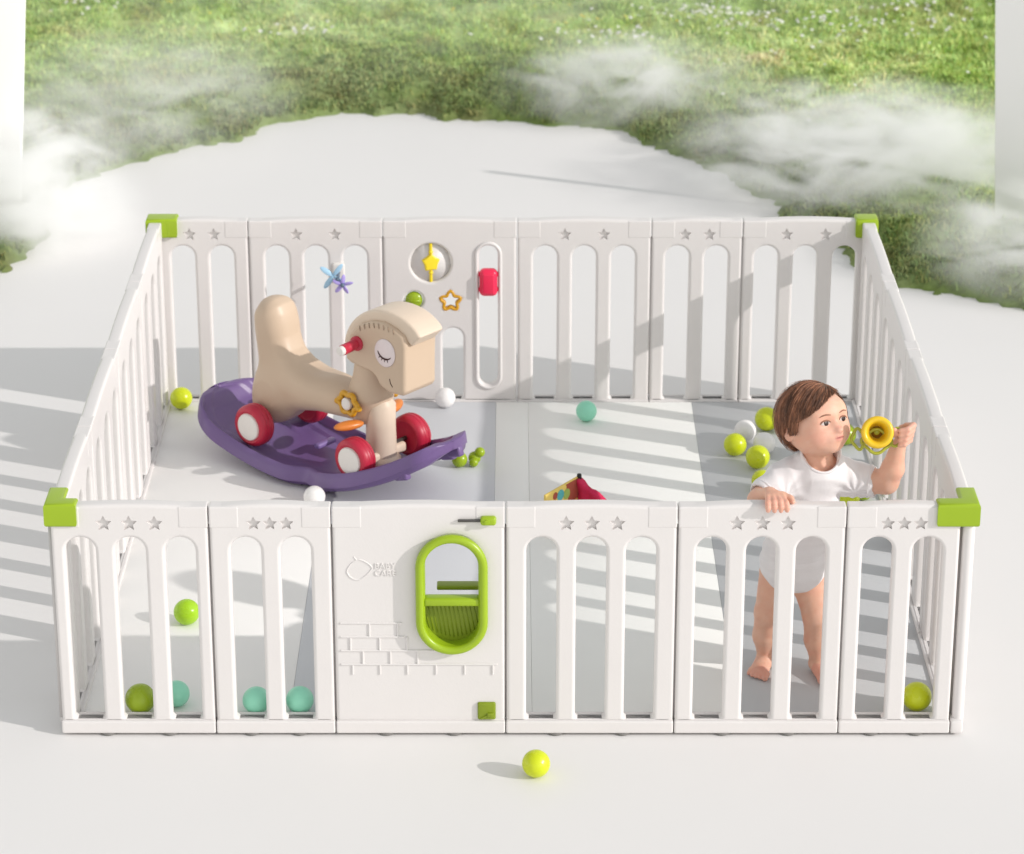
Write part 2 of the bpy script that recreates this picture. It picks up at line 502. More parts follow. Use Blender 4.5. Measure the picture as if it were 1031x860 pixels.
    flowers('buttercups', 'tiny yellow flowers dotted in the far meadow grass', [(-.6, 6.2, .6, .2, 24), (.3, 6.3, .3, .2, 12)], M['ypetal'], .008)

def build_mist():
    def puff(name, label, loc, sc, dens, seed, rz=0.0, nscale=2.3):
        me = sphere(1.0, 4)
        m = bpy.data.materials.new('mist_' + str(seed)); m.use_nodes = True; nt = m.node_tree
        nt.nodes.clear()
        out = nt.nodes.new('ShaderNodeOutputMaterial'); pv = nt.nodes.new('ShaderNodeVolumePrincipled')
        pv.inputs['Color'].default_value = (1, 1, 1, 1); pv.inputs['Anisotropy'].default_value = .0
        tc = nt.nodes.new('ShaderNodeTexCoord')
        mp = nt.nodes.new('ShaderNodeMapping'); mp.inputs['Location'].default_value = (seed * 3.1, seed * 1.7, seed)
        mp.inputs['Scale'].default_value = (sc[0] / .6, sc[1] / .6, sc[2] / .25)
        nt.links.new(tc.outputs['Object'], mp.inputs['Vector'])
        nz = nt.nodes.new('ShaderNodeTexNoise'); nz.inputs['Scale'].default_value = nscale; nz.inputs['Detail'].default_value = 6; nz.inputs['Roughness'].default_value = .6
        nz.inputs['Distortion'].default_value = 1.1
        nt.links.new(mp.outputs['Vector'], nz.inputs['Vector'])
        ln = nt.nodes.new('ShaderNodeVectorMath'); ln.operation = 'LENGTH'; nt.links.new(tc.outputs['Object'], ln.inputs[0])
        fo = nt.nodes.new('ShaderNodeMapRange'); fo.interpolation_type = 'SMOOTHSTEP'
        fo.inputs['From Min'].default_value = 1.0; fo.inputs['From Max'].default_value = 0.0
        fo.inputs['To Min'].default_value = 0; fo.inputs['To Max'].default_value = 1
        nt.links.new(ln.outputs['Value'], fo.inputs['Value'])
        nr = nt.nodes.new('ShaderNodeMapRange'); nr.inputs['From Min'].default_value = .42; nr.inputs['From Max'].default_value = .70
        nr.inputs['To Min'].default_value = .02; nr.inputs['To Max'].default_value = 1
        nt.links.new(nz.outputs['Fac'], nr.inputs['Value'])
        mu = nt.nodes.new('ShaderNodeMath'); mu.operation = 'MULTIPLY'
        nt.links.new(fo.outputs['Result'], mu.inputs[0]); nt.links.new(nr.outputs['Result'], mu.inputs[1])
        m2 = nt.nodes.new('ShaderNodeMath'); m2.operation = 'MULTIPLY'; m2.inputs[1].default_value = dens
        nt.links.new(mu.outputs[0], m2.inputs[0]); nt.links.new(m2.outputs[0], pv.inputs['Density'])
        nt.links.new(pv.outputs['Volume'], out.inputs['Volume'])
        o = obj(name, me, m, loc=loc, rot=(0, 0, rz)); o.scale = sc
        tag(o, label, 'mist', 'drifting mist'); kind(o, 'stuff')
    MI = MIST
    for a in MI: puff('mist', *a)

MIST = [
 ('thick white mist around the foot of the left pillar', (-1.60, 3.50, .14), (.46, .46, .38), 28.0, 1),
 ('thin veil of mist over the grass at left', (-1.35, 4.60, .16), (.70, .85, .26), 5.0, 2),
 ('wisp of mist on the grass behind the middle of the floor', (.45, 4.98, .10), (.62, .50, .20), 18.0, 3),
 ('broad bank of white mist over the grass behind the right corner', (1.22, 4.00, .13), (.80, .66, .25), 24.0, 4),
 ('low mist at the foot of the right pillar', (1.66, 3.08, .10), (.46, .44, .22), 24.0, 5),
 ('faint broad mist hanging over the far meadow', (-.4, 6.0, .22), (2.6, 1.7, .30), .9, 6),
]

def build_pillars():
    for sx, lab in ((-1, 'white pillar at the left edge with its foot in thick mist'), (1, 'white pillar at the right edge with a rounded lower corner')):
        # inner edge leans in slightly toward the top
        x0, x1 = (1.615, 1.56) if sx < 0 else (1.59, 1.55)
        h0 = .03; H = .83; sl = (x1 - x0) / .74
        xt = x0 + sl * H
        out = [(x0 + .03, h0), (x0 + .009, h0 + .008), (x0, h0 + .03), (xt, H), (1.80, H), (1.80, h0)]
        out = [(sx * x, z) for x, z in out]
        if sx > 0: out = out[::-1]
        me = sharp(plate([out], .015, .008, 3))
        xp = sx * x0; me.transform(T(-xp, 0, 0))
        o = obj('pillar', me, M['pillar'], loc=(xp, 3.52, 0), rot=(0, 0, -math.atan2(.42, 1) if sx > 0 else 0))
        tag(o, lab, 'pillar', 'white pillars')

# ================================================================== PLAYPEN
HF = .553
def flat_caps(me):
    """keep the flat faces of a panel flat: sharp edges where a cap face meets its rounded rim"""
    bm = bmesh.new(); bm.from_mesh(me)
    for e in bm.edges:
        if len(e.link_faces) == 2:
            a, b = e.link_faces
            ca, cb = abs(a.normal.y) > .9995, abs(b.normal.y) > .9995
            if ca != cb or a.normal.dot(b.normal) < .77: e.smooth = False
    bm.to_mesh(me); bm.free(); return me

def panel_mesh(w, nslot, nstar, stars_gap, slot_w=.066, pitch=.108, holes=None, margin=None, rail=.030, sr=.0185):
    """panel from x=0..w, thickness along Y centred, front at -Y"""
    g = .0018
    n = 9
    top = [(w - g - (w - 2 * g) * k / n, HF - .006 + .009 * math.sin(PI * k / n) ** .8) for k in range(n + 1)]
    outer = [(g, rail), (w - g, rail)] + top
    loops = [outer]
    if holes is None:
        c0 = w / 2 - pitch * (nslot - 1) / 2
        for k in range(nslot): loops.append(stadium(c0 + k * pitch, rail + .006, .478, slot_w, both=False))
    else: loops += holes
    me = plate(loops, .0165, .0075, 3)
    if nstar:
        for side in (-1, 1):
            cut = []
            for k in range(nstar):
                cx = w / 2 + (k - (nstar - 1) / 2) * stars_gap
                cut.append((plate([star(cx, .511, sr, .52)], .007, 0), T(0, side * .0165, 0)))
            me = boolean_diff(me, join(cut))
    parts = [(me, None)]
    # base rail and the raised end plates of the top rail
    parts.append((rbox(w - .002, .050, rail, .004), T(w / 2, 0, .006 + rail / 2)))
    for cx in (.0335, w - .0335):
        parts.append((rbox(.064, .0348, .050, .0035), T(cx, 0, HF - .0275)))
    return flat_caps(join(parts))

def build_playpen():
    root = thing('playpen', 'white plastic star-cut playpen fence with lime green corner clips standing on the floor', 'playpen', (0, 0, 0))
    cache = {}
    def std(w, ns):
        key = (round(w, 3), ns)
        if key not in cache: cache[key] = panel_mesh(w, ns, 3, .055 if ns == 3 else .0355, sr=.0185 if ns == 3 else .0165)
        return cache[key]
    def stdb(w, ns):
        key = ('b', round(w, 3), ns)
        if key not in cache: cache[key] = panel_mesh(w, ns, 2, .107 if ns == 3 else .067, rail=.016)
        return cache[key]
    def side(w, ns):
        key = ('s', round(w, 3), ns)
        if key not in cache: cache[key] = panel_mesh(w, 3, 0, 0, rail=.020, pitch=w * .308, slot_w=w * .200)
        return cache[key]
    foot = lathe([(.0, 0), (.017, 0), (.021, .003), (.019, .0065), (.0, .0065)], 20)
    def place(me, loc, rz, w, nfeet=2, name='panel'):
        p = obj(name, me, M['white'], root, loc, (0, 0, rz), smooth=None)
        for k in range(nfeet):
            f = obj('foot', foot, M['foot'], p, (w * (.3 + .4 * k), -.006, 0))
        rod = obj('hinge_rod', rod_me, M['gap'], p, (0, 0.003, 0), smooth=True)
        return p
    rod_me = lathe([(.0065, .035), (.0065, .50)], 12)
    YF = .0165
    fx = [-.998, -.655, -.39, -.014, .358, .722, .970]
    for i, ns in enumerate((3, 2, None, 3, 3, 2)):
        w = fx[i + 1] - fx[i]
        if ns is None: continue
        place(std(w, ns), (fx[i], YF, 0), 0, w)
    bx = [-.985, -.728, -.357, .014, .385, .637, .985]
    YB = 1.9835
    for i, ns in enumerate((2, 3, None, 3, 2, 3)):
        w = bx[i + 1] - bx[i]
        if ns is None: continue
        place(stdb(w, ns), (bx[i + 1], YB, 0), PI, w)
    sy = [.036, .462, .965, 1.465, 1.962]
    for i, ns in enumerate((3, 3, 3, 3)):
        w = sy[i + 1] - sy[i]
        place(side(w, ns), (-.9815, sy[i + 1], 0), -PI / 2, w)
        place(side(w, ns), (.9815, sy[i], 0), PI / 2, w)
    # corner posts
    pm = lathe([(.011, .005), (.0135, .03), (.0135, .52), (.011, .545)], 20)
    for x, y in ((-.983, .0175), (.989, .0175), (-.983, 1.983), (.983, 1.983)):
        obj('corner_post', pm, M['white'], root, (x, y, 0))
    obj('corner_foot', sharp(rbox(.027, .050, .030, .004)), M['white'], root, (.985, .0165, .021))
    # green corner clips
    def clip(x, y, dx, dy, lx, ly):
        t = .041 if y < 1 else .058
        o = [(0, 0), (lx, 0), (lx, t), (t, t), (t, ly), (0, ly)]
        pts = [(a * dx, b * dy) for a, b in o]
        if dx * dy < 0: pts = pts[::-1]
        me = plate([pts], .0275, .008, 4, plane='XY')
        obj('corner_clip', sharp(me, 50), M['green'], root, (x, y, .532))
    clip(-1.008, -.008, 1, 1, .070, .100); clip(1.008, -.008, -1, 1, .092, .100)
    clip(-1.008, 2.010, 1, -1, .086, .060); clip(1.008, 2.010, -1, -1, .062, .060)
    build_gate(root, fx[2], fx[3], YF)
    build_activity(root, bx[2], bx[3], YB)

def build_gate(root, x0, x1, YF):
    w = x1 - x0
    wc = (-.131 - x0); wl = .130
    me0 = panel_mesh(w, 0, 0, 0, holes=[stadium(wc, .213, .482, wl, 18)])
    parts = [(me0, None)]
    # embossed bricks
    def ridge(xa, za, xb, zb): parts.append((rbox(max(abs(xb - xa), .004), .004, max(abs(zb - za), .004), .0012, 2), T((xa + xb) / 2, -.0172, (za + zb) / 2)))
    z0 = .274; dz = .0335; L = .018
    rows = [(.150, (0.06, .122)), (.155, (.018, .082, .142)), (.225, (.045, .105, .165)), (.355, (.022, .082, .142, .205, .268, .330))]
    for r, (xe, joints) in enumerate(rows):
        z = z0 - r * dz
        ridge(L - .004, z, xe if r < 3 else w - .018, z)
        for j in joints: ridge(L + j, z - dz * (1 if r < 3 else .75), L + j, z)
    # embossed mark: rounded lozenge and two lines of letters
    lz = []
    for k in range(48):
        a = 2 * PI * k / 48
        rr = .0245 / (abs(math.cos(a)) ** 1.5 + abs(math.sin(a)) ** 1.5) ** (1 / 1.5)
        lz.append((rr * 1.12 * math.cos(a + .0) , -.0165, rr * .98 * math.sin(a) + .004 * math.cos(a) - .002 * math.sin(2 * a)))
    parts.append((tube(lz, .0017, 8, True), T(-.331 - x0, 0, .402)))
    parts.append((tube([(-.006, -.0165, .023), (-.012, -.0165, .031)], .0015, 8), T(-.331 - x0, 0, .402)))
    for k, (txt, zz) in enumerate((('BABY', .405), ('CARE', .388))):
        cu = bpy.data.curves.new('t', 'FONT'); cu.body = txt; cu.size = .0185; cu.extrude = .001; cu.bevel_depth = .0003; cu.space_character = 1.05
        o = bpy.data.objects.new('t', cu); COL.objects.link(o)
        dg = bpy.context.evaluated_depsgraph_get(); tm = bpy.data.meshes.new_from_object(o.evaluated_get(dg))
        bpy.data.objects.remove(o); tm.materials.clear()
        parts.append((tm, T(-.2985 - x0, -.0172, zz) @ R(PI / 2, 'X')))
    gate = obj('gate', flat_caps(join(parts)), M['white'], root, (x0, YF, 0), smooth=None)
    gate['label'] = 'solid white gate with embossed bricks and a green arched window'
    obj('hinge_rod', lathe([(.0065, .035), (.0065, .50)], 12), M['gap'], gate, (0, .003, 0))
    for k in (.3, .7): obj('foot', lathe([(.0, 0), (.017, 0), (.021, .003), (.019, .0065), (.0, .0065)], 20), M['foot'], gate, (w * k, -.006, 0))
    # green window ring with cross bar and solid lower pane
    rp = [(x, -.030, z) for x, z in stadium(wc, .214, .481, .138, 22)]
    fr = [(tube(rp, .0098, 14, True), None)]
    # wall of the ring that goes through the gate
    st_o = stadium(wc, .211, .484, .136, 22); st_i = stadium(wc, .222, .473, .116, 22)
    fr.append((plate([st_o, st_i], .020, .002, 2), T(0, -.011, 0)))
    fr.append((rbox(.122, .030, .019, .006), T(wc, -.019, .330)))
    ring = obj('window_frame', sharp(join(fr), 40), M['green'], gate)
    zt = .330; po = [p for p in stadium(wc, .219, .476, .120, 22) if p[1] < zt]
    po = po + [(wc + .060, zt), (wc - .060, zt)]
    # order pane outline by angle
    po = sorted(po, key=lambda p: math.atan2(p[1] - .285, p[0] - wc))
    obj('window_pane', plate([po], .002, 0), M['dgreen'], ring, (0, .004, 0), smooth=False)
    rib = []
    for k in range(13):
        a = -.05 + .009 * k
        rib.append((tube([(wc + a, .0015, .232 + .0012 * abs(k - 6) ** 1.6), (wc + a - .012, .0015, .312)], .0012, 6), None))
    obj('grip_ribs', join(rib), M['dgreen'], ring)
    obj('back_ledge', sharp(rbox(.092, .030, .010, .003)), M['dgreen'], ring, (wc + .012, .048, .334))
    # latch at the top right, lock at the bottom right
    obj('latch_bolt', rbox(.05, .006, .006, .002), M['steel'], gate, (w - .078, -.021, .520))
    lt = join([(rbox(.034, .018, .020, .006), T(w - .037, -.022, .521)), (lathe([(0, 0), (.006, 0), (.006, .006), (0, .007)], 16, 'Y'), T(w - .040, -.028, .521))])
    obj('latch', sharp(lt), M['green'], gate)
    lk = join([(rbox(.040, .010, .042, .004), T(w - .042, -.018, .060)), (rbox(.014, .006, .010, .002), T(w - .034, -.024, .052)), (tube([(w - .055, -.0235, .042), (w - .04, -.0235, .05)], .0022, 8), None)])
    obj('base_lock', sharp(lk), M['dgreen'], gate)

def build_activity(root, x0, x1, YB):
    """activity panel, built facing +Y locally (seen from inside after a half turn)"""
    w = x1 - x0
    X = lambda wx: x1 - wx          # world x -> local x
    holes = [circle(X(-.225), .428, .056, 48), stadium(X(-.0655), .066, .478, .052, 16), stadium(X(-.1655), .022, .236, .058, 16, both=False),
             star(X(-.171), .316, .030, .62)[:], circle(X(-.273), .318, .026, 32)]
    # keep arch hole inside the rail
    holes[2] = stadium(X(-.1655), .022, .236, .058, 16, both=False)
    me = panel_mesh(w, 0, 0, 0, holes=holes, rail=.016)
    p = obj('activity_panel', me, M['white'], root, (x1, YB, 0), (0, 0, PI), smooth=None)
    p['label'] = 'solid back panel with a yellow star spinner and red slider'
    # star cage: recessed back wall behind the star, seen as a white dish
    obj('spinner_dish', lathe([(.0, -.012), (.046, -.012), (.053, -.006), (.055, .008)], 48, 'Y'), M['white'], p, (X(-.225), 0, .428)).rotation_euler = (0, 0, PI)
    sp = join([(plate([star(0, 0, .027, .72)], .008, .004, 3), None), (tube([(0, 0, -.056), (0, 0, .056)], .0045, 10), None), (sphere(.0065, 2), T(0, 0, .03)), (sphere(.0065, 2), T(0, 0, -.03))])
    obj('star_spinner', sharp(sp, 40), M['yellow'], p, (X(-.225), .010, .428), (0, 0, .35))
    sr = []
    for k in range(80):
        a = 2 * PI * k / 80 + PI / 2; r = .0235 + .0052 * math.cos(5 * (a - PI / 2)); sr.append((r * math.cos(a), 0, r * math.sin(a)))
    obj('star_ring', join([(tube(sr, .0048, 10, True), T(0, .014, 0)), (tube(sr, .0048, 10, True), T(0, .006, 0))]), M['gold'], p, (X(-.171), 0, .316))
    obj('round_knob', join([(sphere(.024, 4, (1, .6, 1)), None), (tube([(-.02, .012, 0), (.02, .012, 0)], .004, 8), None)]), M['olive'], p, (X(-.273), .008, .318))
    sl = join([(rbox(.050, .036, .078, .014, 5), None), (rbox(.058, .016, .012, .004), T(0, -.004, .022)), (rbox(.058, .016, .012, .004), T(0, -.004, -.022)), (rbox(.034, .012, .060, .005, 4), T(0, .016, 0))])
    obj('slider', sharp(sl, 40), M['pinkred'], p, (X(-.0655), .014, .372))
    # raised lip around slider slot
    lip = [(x, .017, z) for x, z in stadium(X(-.0655), .058, .486, .066, 16)]
    obj('slot_lip', tube(lip, .005, 8, True), M['white'], p)

def build_mat():
    root = thing('play_mat', 'foam play mat of flat strips in cream, grey and sage inside the fence', 'play mat', (0, 0, 0))
    xs = [-.959, -.497, -.045, .045, .505, .959]
    for i, (m, lab) in enumerate((('mat_cream', 'cream strip'), ('mat_grey', 'blue grey strip'), ('mat_sage', 'narrow pale sage strip'), ('mat_sage', 'wide pale sage strip'), ('mat_dark', 'darker grey strip'))):
        w = xs[i + 1] - xs[i]
        o = obj('mat_strip', sharp(rbox(w - .0003, 1.918, .019, .0016, 2)), M[m], root, ((xs[i] + xs[i + 1]) / 2, .995, .0105)); o['label'] = lab

# ================================================================== BALLS
def build_balls():
    me = sphere(.031, 5)
    # moulded seam + slight dimple valve
    bm = bmesh.new(); bm.from_mesh(me)
    for v in bm.verts:
        z = v.co.z / .031
        v.co *= 1 - .012 * math.exp(-(z / .035) ** 2)
        if z > .97: v.co *= 1 - .02 * (z - .97) / .03
    bm.to_mesh(me); bm.free()
    metas = {}
    def ball(x, y, m, label, r=.031, z0=.020, group='plastic play balls', squash=(1, 1, 1)):
        if m not in metas:
            c = me.copy(); c.materials.append(M[m]); c.polygons.foreach_set('use_smooth', [True] * len(c.polygons)); metas[m] = c
        o = bpy.data.objects.new('play_ball', metas[m]); COL.objects.link(o)
        o.location = (x, y, z0 + r); s = r / .031; o.scale = (s * squash[0], s * squash[1], s * squash[2])
        o.rotation_euler = (random.uniform(.2, 1.2), random.uniform(-.6, .6), random.uniform(0, 6))
        tag(o, label, 'ball', group)
    ball(.052, -.192, 'lime', 'yellow-green ball alone on the floor in front of the gate', z0=0, r=.0305)
    ball(-.925, 1.905, 'lime', 'lime ball in the back left corner of the pen')
    ball(-.511, 1.217, 'wball', 'white ball beside the near edge of the purple rocker', r=.0285)
    ball(-.187, 1.915, 'wball', 'white ball against the back panel right of the horse head', r=.0285)
    ball(.206, 1.813, 'mint', 'mint ball alone on the sage mat near the back fence', r=.029)
    ball(-.772, .522, 'lime2', 'bright green ball alone on the cream mat behind the left front panel')
    ball(-.830, .068, 'olive', 'olive green ball behind the first front panel from the left', r=.034)
    ball(-.753, .100, 'mint', 'mint ball half hidden behind a bar beside the olive green ball', r=.030)
    ball(-.571, .066, 'mint', 'mint ball behind the left slot of the panel next to the gate', r=.031)
    ball(-.474, .068, 'mint', 'mint ball behind the right slot of the panel next to the gate', r=.031)
    ball(.906, .080, 'lime', 'lime ball in the front right corner of the pen', r=.033)
    ball(.872, 1.205, 'lime', 'light green ball on the mat under the raised arm', r=.026)
    ball(.915, 1.262, 'olive', 'dull green ball just behind the light green one by the right fence', r=.022)
    ball(.635, 1.665, 'wball', 'white ball at the back left of the heap behind the child', r=.030)
    ball(.700, 1.745, 'lime', 'lime ball farthest back in the heap beside the child\'s hair', r=.033)
    ball(.601, 1.565, 'lime', 'lime ball at the left end of the heap behind the child', r=.031)
    ball(.680, 1.575, 'wball', 'white ball beside the child\'s ear in the heap', r=.030)
    ball(.655, 1.475, 'lime', 'lime ball nearest the shoulder in the heap behind the child', r=.032)
    ball(.655, 1.325, 'lime', 'lime ball mostly hidden behind the child\'s sleeve', r=.028)
    ball(.905, 1.64, 'olive', 'olive ball peeking out beside the child\'s cheek', r=.030)  # a lime ball; its shade is put into the olive colour
    # small green pea toy
    t = thing('pea_toy', 'small moss green toy of round beads on the grey mat beside the rocker tip', 'toy', (-.112, 1.492, .02))
    for x, y, z, r in ((-.028, -.008, .021, .021), (.012, .010, .019, .017), (.026, .006, .036, .014), (.010, -.010, .013, .012)):
        obj('bead', sphere(r, 4), M['olive'], t, (x, y, z))

# ================================================================== PINWHEEL, BOOK
def build_pinwheel():
    t = thing('pinwheel', 'pale blue and violet pinwheel fixed on the back fence bar above the horse saddle', 'pinwheel', (-.480, 1.967, .405))
    def blade(L, wd, th):
        me = sphere(1, 3, (L / 2, wd / 2, th / 2)); me.transform(T(L / 2, 0, 0)); return me
    obj('stem', tube([(0, .004, 0), (0, -.075, 0)], .005, 10), M['dblue'], t)
    obj('mount', rbox(.034, .014, .050, .005), M['hub'], t, (0, -.004, 0))
    for k in range(4):
        a = PI / 4 + .15 + k * PI / 2
        me = blade(.044, .016, .006); me.transform(R(.5, 'X'))
        obj('blue_blade', me, M['blue'], t, (-.012, -.060, .006), (PI / 2, -a, 0)).rotation_mode = 'XYZ'
    for k in range(5):
        a = .2 + k * 2 * PI / 5
        me = blade(.030, .013, .006); me.transform(R(.5, 'X'))
        me.transform(R(a, 'Z')); me.transform(R(PI / 2, 'X'))
        obj('violet_blade', me, M['violet'], t, (.014, -.074, -.014))
    obj('hub_cap', sphere(.006, 3), M['dblue'], t, (.014, -.080, -.014))

def build_book():
    t = thing('cloth_book', 'open padded cloth book with yellow and raspberry pages standing behind the front fence', 'book', (.171, 1.2, .02))
    Hh = .094
    def page(dx, dy, m, th=.008, hh=Hh):
        L = math.hypot(dx, dy)
        me = rbox(L, th, hh, .003, 3); me.transform(T(L / 2, 0, hh / 2)); me.transform(R(math.atan2(dy, dx), 'Z'))
        return me, L, math.atan2(dy, dx)
    me, L, a = page(-.088, -.125, 'page')
    pg = obj('yellow_page', sharp(me), M['page'], t)
    def patch(loop, m, name, dpt):
        pm = plate([loop], .0006 + dpt, 0); pm.transform(R(a, 'Z'))
        n = Vector((math.sin(a), -math.cos(a), 0))
        for sgn in (1, -1):
            obj(name, pm.copy(), M[m], pg, tuple(n * .0042 * sgn), smooth=False)
    patch([(.004, .040), (.050, .034), (.062, .092), (.004, .092)], 'pagered', 'print_red', .0)
    patch(circle(.088, .072, .015, 20), 'pageteal', 'print_teal', .0002)
    patch(circle(.060, .066, .014, 16), 'pagegreen', 'print_green', .0004)
    patch(circle(.112, .078, .010, 16), 'pagered', 'print_spot', .0003)
    obj('spine', sharp(rbox(.012, .016, .100, .004)), M['black'], t, (.002, -.002, .05))
    me2, L2, a2 = page(.085, -.075, 'raspberry', .020, .088)
    bm = bmesh.new(); bm.from_mesh(me2)
    bmesh.ops.subdivide_edges(bm, edges=bm.edges[:], cuts=2, use_grid_fill=True)
    for v in bm.verts:
        s = (v.co.x * math.cos(a2) + v.co.y * math.sin(a2)) / L2
        v.co.z *= 1 - .55 * max(0, s); v.co.y += .004 * math.sin(v.co.z * 120 + s * 9)
    bmesh.ops.subdivide_edges(bm, edges=bm.edges[:], cuts=2, use_grid_fill=True, smooth=.5)
    for v in bm.verts:
        v.co.y += .006 * math.sin(v.co.x * 170 + v.co.z * 60); v.co.z += .004 * math.sin(v.co.x * 140 + 1)
    me2 = bm_mesh(bm)
    p2 = obj('raspberry_page', me2, M['raspberry'], t)
    obj('corner_tab', sharp(rbox(.018, .014, .020, .004)), M['black'], p2, (.092, -.080, .036))
    obj('bead', sphere(.004, 3), M['black'], t, (-.135, -.05, .06 - .035))

# ================================================================== ROCKING HORSE
def build_horse():
    a = math.radians(-40)
    root = thing('rocking_horse', 'beige rocking horse with closed eyes and red wheels on a purple rocker board', 'rocking horse', (-.374, 1.375, .02), a)
    # ---- rocker board (local: x forward, y to far side)
    def base(u):
        d = u + .15
        return d * d / (1.66 if d < 0 else 1.24)
    U0, U1 = -.562, .292
    us = U0 + (U1 - U0) * (1 - np.cos(np.linspace(0, PI, 150))) / 2; ss = np.linspace(-1, 1, 61)
    def half(u):
        # rounded rear, waist, rounded front
        if u < -.40: return .168 * max(1 - ((-.40 - u) / (-.40 - U0)) ** 2.3, 0.00002) ** .5
        w = float(np.interp(u, [-.40, -.12, .02, .08, .14, .19, .24, U1], [.168, .166, .164, .158, .145, .126, .107, .080]))
        if u > U1 - .055: w *= max(1 - ((u - U1 + .055) / .055) ** 2.6, 0.00002) ** .5
        w -= .020 * math.exp(-((u + .10) / .040) ** 2)       # waist notch
        return w
    top, bot = [], []
    for u in us:
        w = half(u); b = base(u)
        endk = min(1, (u - U0) / .05, (U1 - u) / .03); endk = max(endk, 0)
        for s in ss:
            e = abs(s); v = s * w
            rim = .046 * (1 - max(0, (e - .88) / .12) ** 2.5 * .8)
            din = (1 - e) * w
            inner = min(1, max(0, (din - .020) / .010)) * min(1, max(0, (u - U0 - .03) / .03)) * min(1, max(0, (U1 - .03 - u) / .03))
            inner = inner * inner * (3 - 2 * inner)
            z = b + .010 + rim * (.40 + .60 * endk ** .5) - .026 * inner - .006 * min(1, max(0, (din - .055) / .006))
            # foot wells : long shallow dishes beside the body and a middle ridge
            z -= .008 * inner * math.exp(-((u + .13) / .10) ** 4) * math.exp(-((e * w - .098) / .030) ** 4)
            # flat steps across the tail
            z += .010 * inner * (1 / (1 + math.exp(-(u + .42) / .006))) * (1 / (1 + math.exp((u + .33) / .006))) * (1 if e * w > .06 else .0)
            top.append((u, v, z))
            zb = b + .002 + .012 * max(0, (e - .86) / .14) + (.012 if abs(e - .75) > .2 else 0)
            bot.append((u, v * .985, zb + (1 - endk) * .012))
    nu, ns = len(us), len(ss)
    V = top + bot; F = []
    I = lambda i, j, o=0: o + i * ns + j
    N0 = nu * ns
    for i in range(nu - 1):
        for j in range(ns - 1):
            F.append((I(i, j), I(i + 1, j), I(i + 1, j + 1), I(i, j + 1)))
            F.append((I(i, j, N0), I(i, j + 1, N0), I(i + 1, j + 1, N0), I(i + 1, j, N0)))
        F.append((I(i, 0), I(i, 0, N0), I(i + 1, 0, N0), I(i + 1, 0)))
        F.append((I(i, ns - 1), I(i + 1, ns - 1), I(i + 1, ns - 1, N0), I(i, ns - 1, N0)))
    for j in range(ns - 1):
        F.append((I(0, j), I(0, j + 1), I(0, j + 1, N0), I(0, j, N0)))
        F.append((I(nu - 1, j), I(nu - 1, j, N0), I(nu - 1, j + 1, N0), I(nu - 1, j + 1)))
    bm = bmesh.new(); bm.from_mesh(mesh('b', V, F)); bmesh.ops.recalc_face_normals(bm, faces=bm.faces)
    board = obj('rocker_board', sharp(bm_mesh(bm), 50), M['purple'], root)
    for u, v in ((.20, -.095), (.272, .030), (.20, .085), (-.06, -.13), (-.06, .13)):
        obj('stop_block', sharp(rbox(.045, .022, .030, .006)), M['purple'], board, (u, v, max(base(u) + .010, .015)), (0, -.30 if u > 0 else 0, 0))
    obj('grab_bar', sharp(rbox(.020, .07, .014, .005)), M['purple2'], board, (-.18, .02, .060))
    # ---- body
    def extr(s, prof, h, r, k=0.0, v0=0.0, op='add'):
        sd = poly_sd(prof); pr = np.array(prof)
        def fn(X, Y, Z):
            d = sd(X + 0 * Z, Z + 0 * X) + r
            w = np.abs(Y - v0) - (h - r)
            d, w = np.broadcast_arrays(d, w)
            return np.minimum(np.maximum(d, w), 0) + np.sqrt(np.maximum(d, 0) ** 2 + np.maximum(w, 0) ** 2) - r
        s.put(fn, (pr[:, 0].min(), v0 - h, pr[:, 1].min()), (pr[:, 0].max(), v0 + h, pr[:, 1].max()), k, op)
    S = SDF((-.50, -.12, .04), (.17, .12, .49), .0032)
    body = [(-.318, .440), (-.350, .432), (-.374, .402), (-.374, .330), (-.364, .25), (-.372, .19), (-.385, .115), (-.330, .105), (-.265, .130), (-.215, .160), (-.15, .180), (-.05, .182),
            (.02, .178), (.03, .225), (-.01, .262), (-.08, .262), (-.135, .267), (-.185, .275), (-.225, .290), (-.255, .315), (-.275, .35), (-.288, .41), (-.298, .432)]
    extr(S, body, .054, .038)
    S.ell((-.19, 0, .228), (.15, .058, .040), k=.05)
    S.ell((-.325, 0, .175), (.058, .074, .075), k=.045)
    S.ell((-.325, 0, .375), (.042, .053, .068), B=[[.97, 0, .24], [0, 1, 0], [-.24, 0, .97]], k=.03)
    S.ell((-.165, 0, .352), (.070, .16, .072), k=.03, op='sub')
    S.ell((-.225, -.075, .10), (.075, .035, .055), k=.03, op='sub'); S.ell((-.225, .075, .10), (.075, .035, .055), k=.03, op='sub')
    V_, F_ = S.nets(3)
    obj('body', np_mesh('body', V_, F_), M['beige'], root)
    # front leg column and base flange
    lg = join([(lathe([(.050, .070), (.052, .074), (.052, .084), (.046, .092), (.041, .095), (.039, .18), (.040, .235), (.030, .25)], 48), T(.042, 0, 0)),
               (rbox(.05, .15, .030, .010), T(.042, 0, .098))])
    obj('front_leg', sharp(lg, 50), M['cream'], root)
    S = SDF((-.12, -.10, .18), (.12, .10, .42), .003)
    S.cone((.0, 0, .215), (.022, 0, .36), .053, .048)
    S.ell((.012, 0, .258), (.058, .056, .050), k=.02)
    V_, F_ = S.nets(2)
    obj('neck', np_mesh('neck', V_, F_), M['beige'], root)
    # ---- head
    S = SDF((-.14, -.10, .26), (.28, .10, .56), .0028)
    head = [(-.022, .362), (-.022, .405), (-.002, .440), (.030, .470), (.070, .487), (.110, .492), (.150, .482), (.178, .468), (.185, .445), (.183, .385), (.182, .318), (.174, .306), (.128, .303), (.095, .316), (.080, .338),
            (.064, .347), (.030, .348), (-.005, .354)]
    extr(S, head, .062, .010)
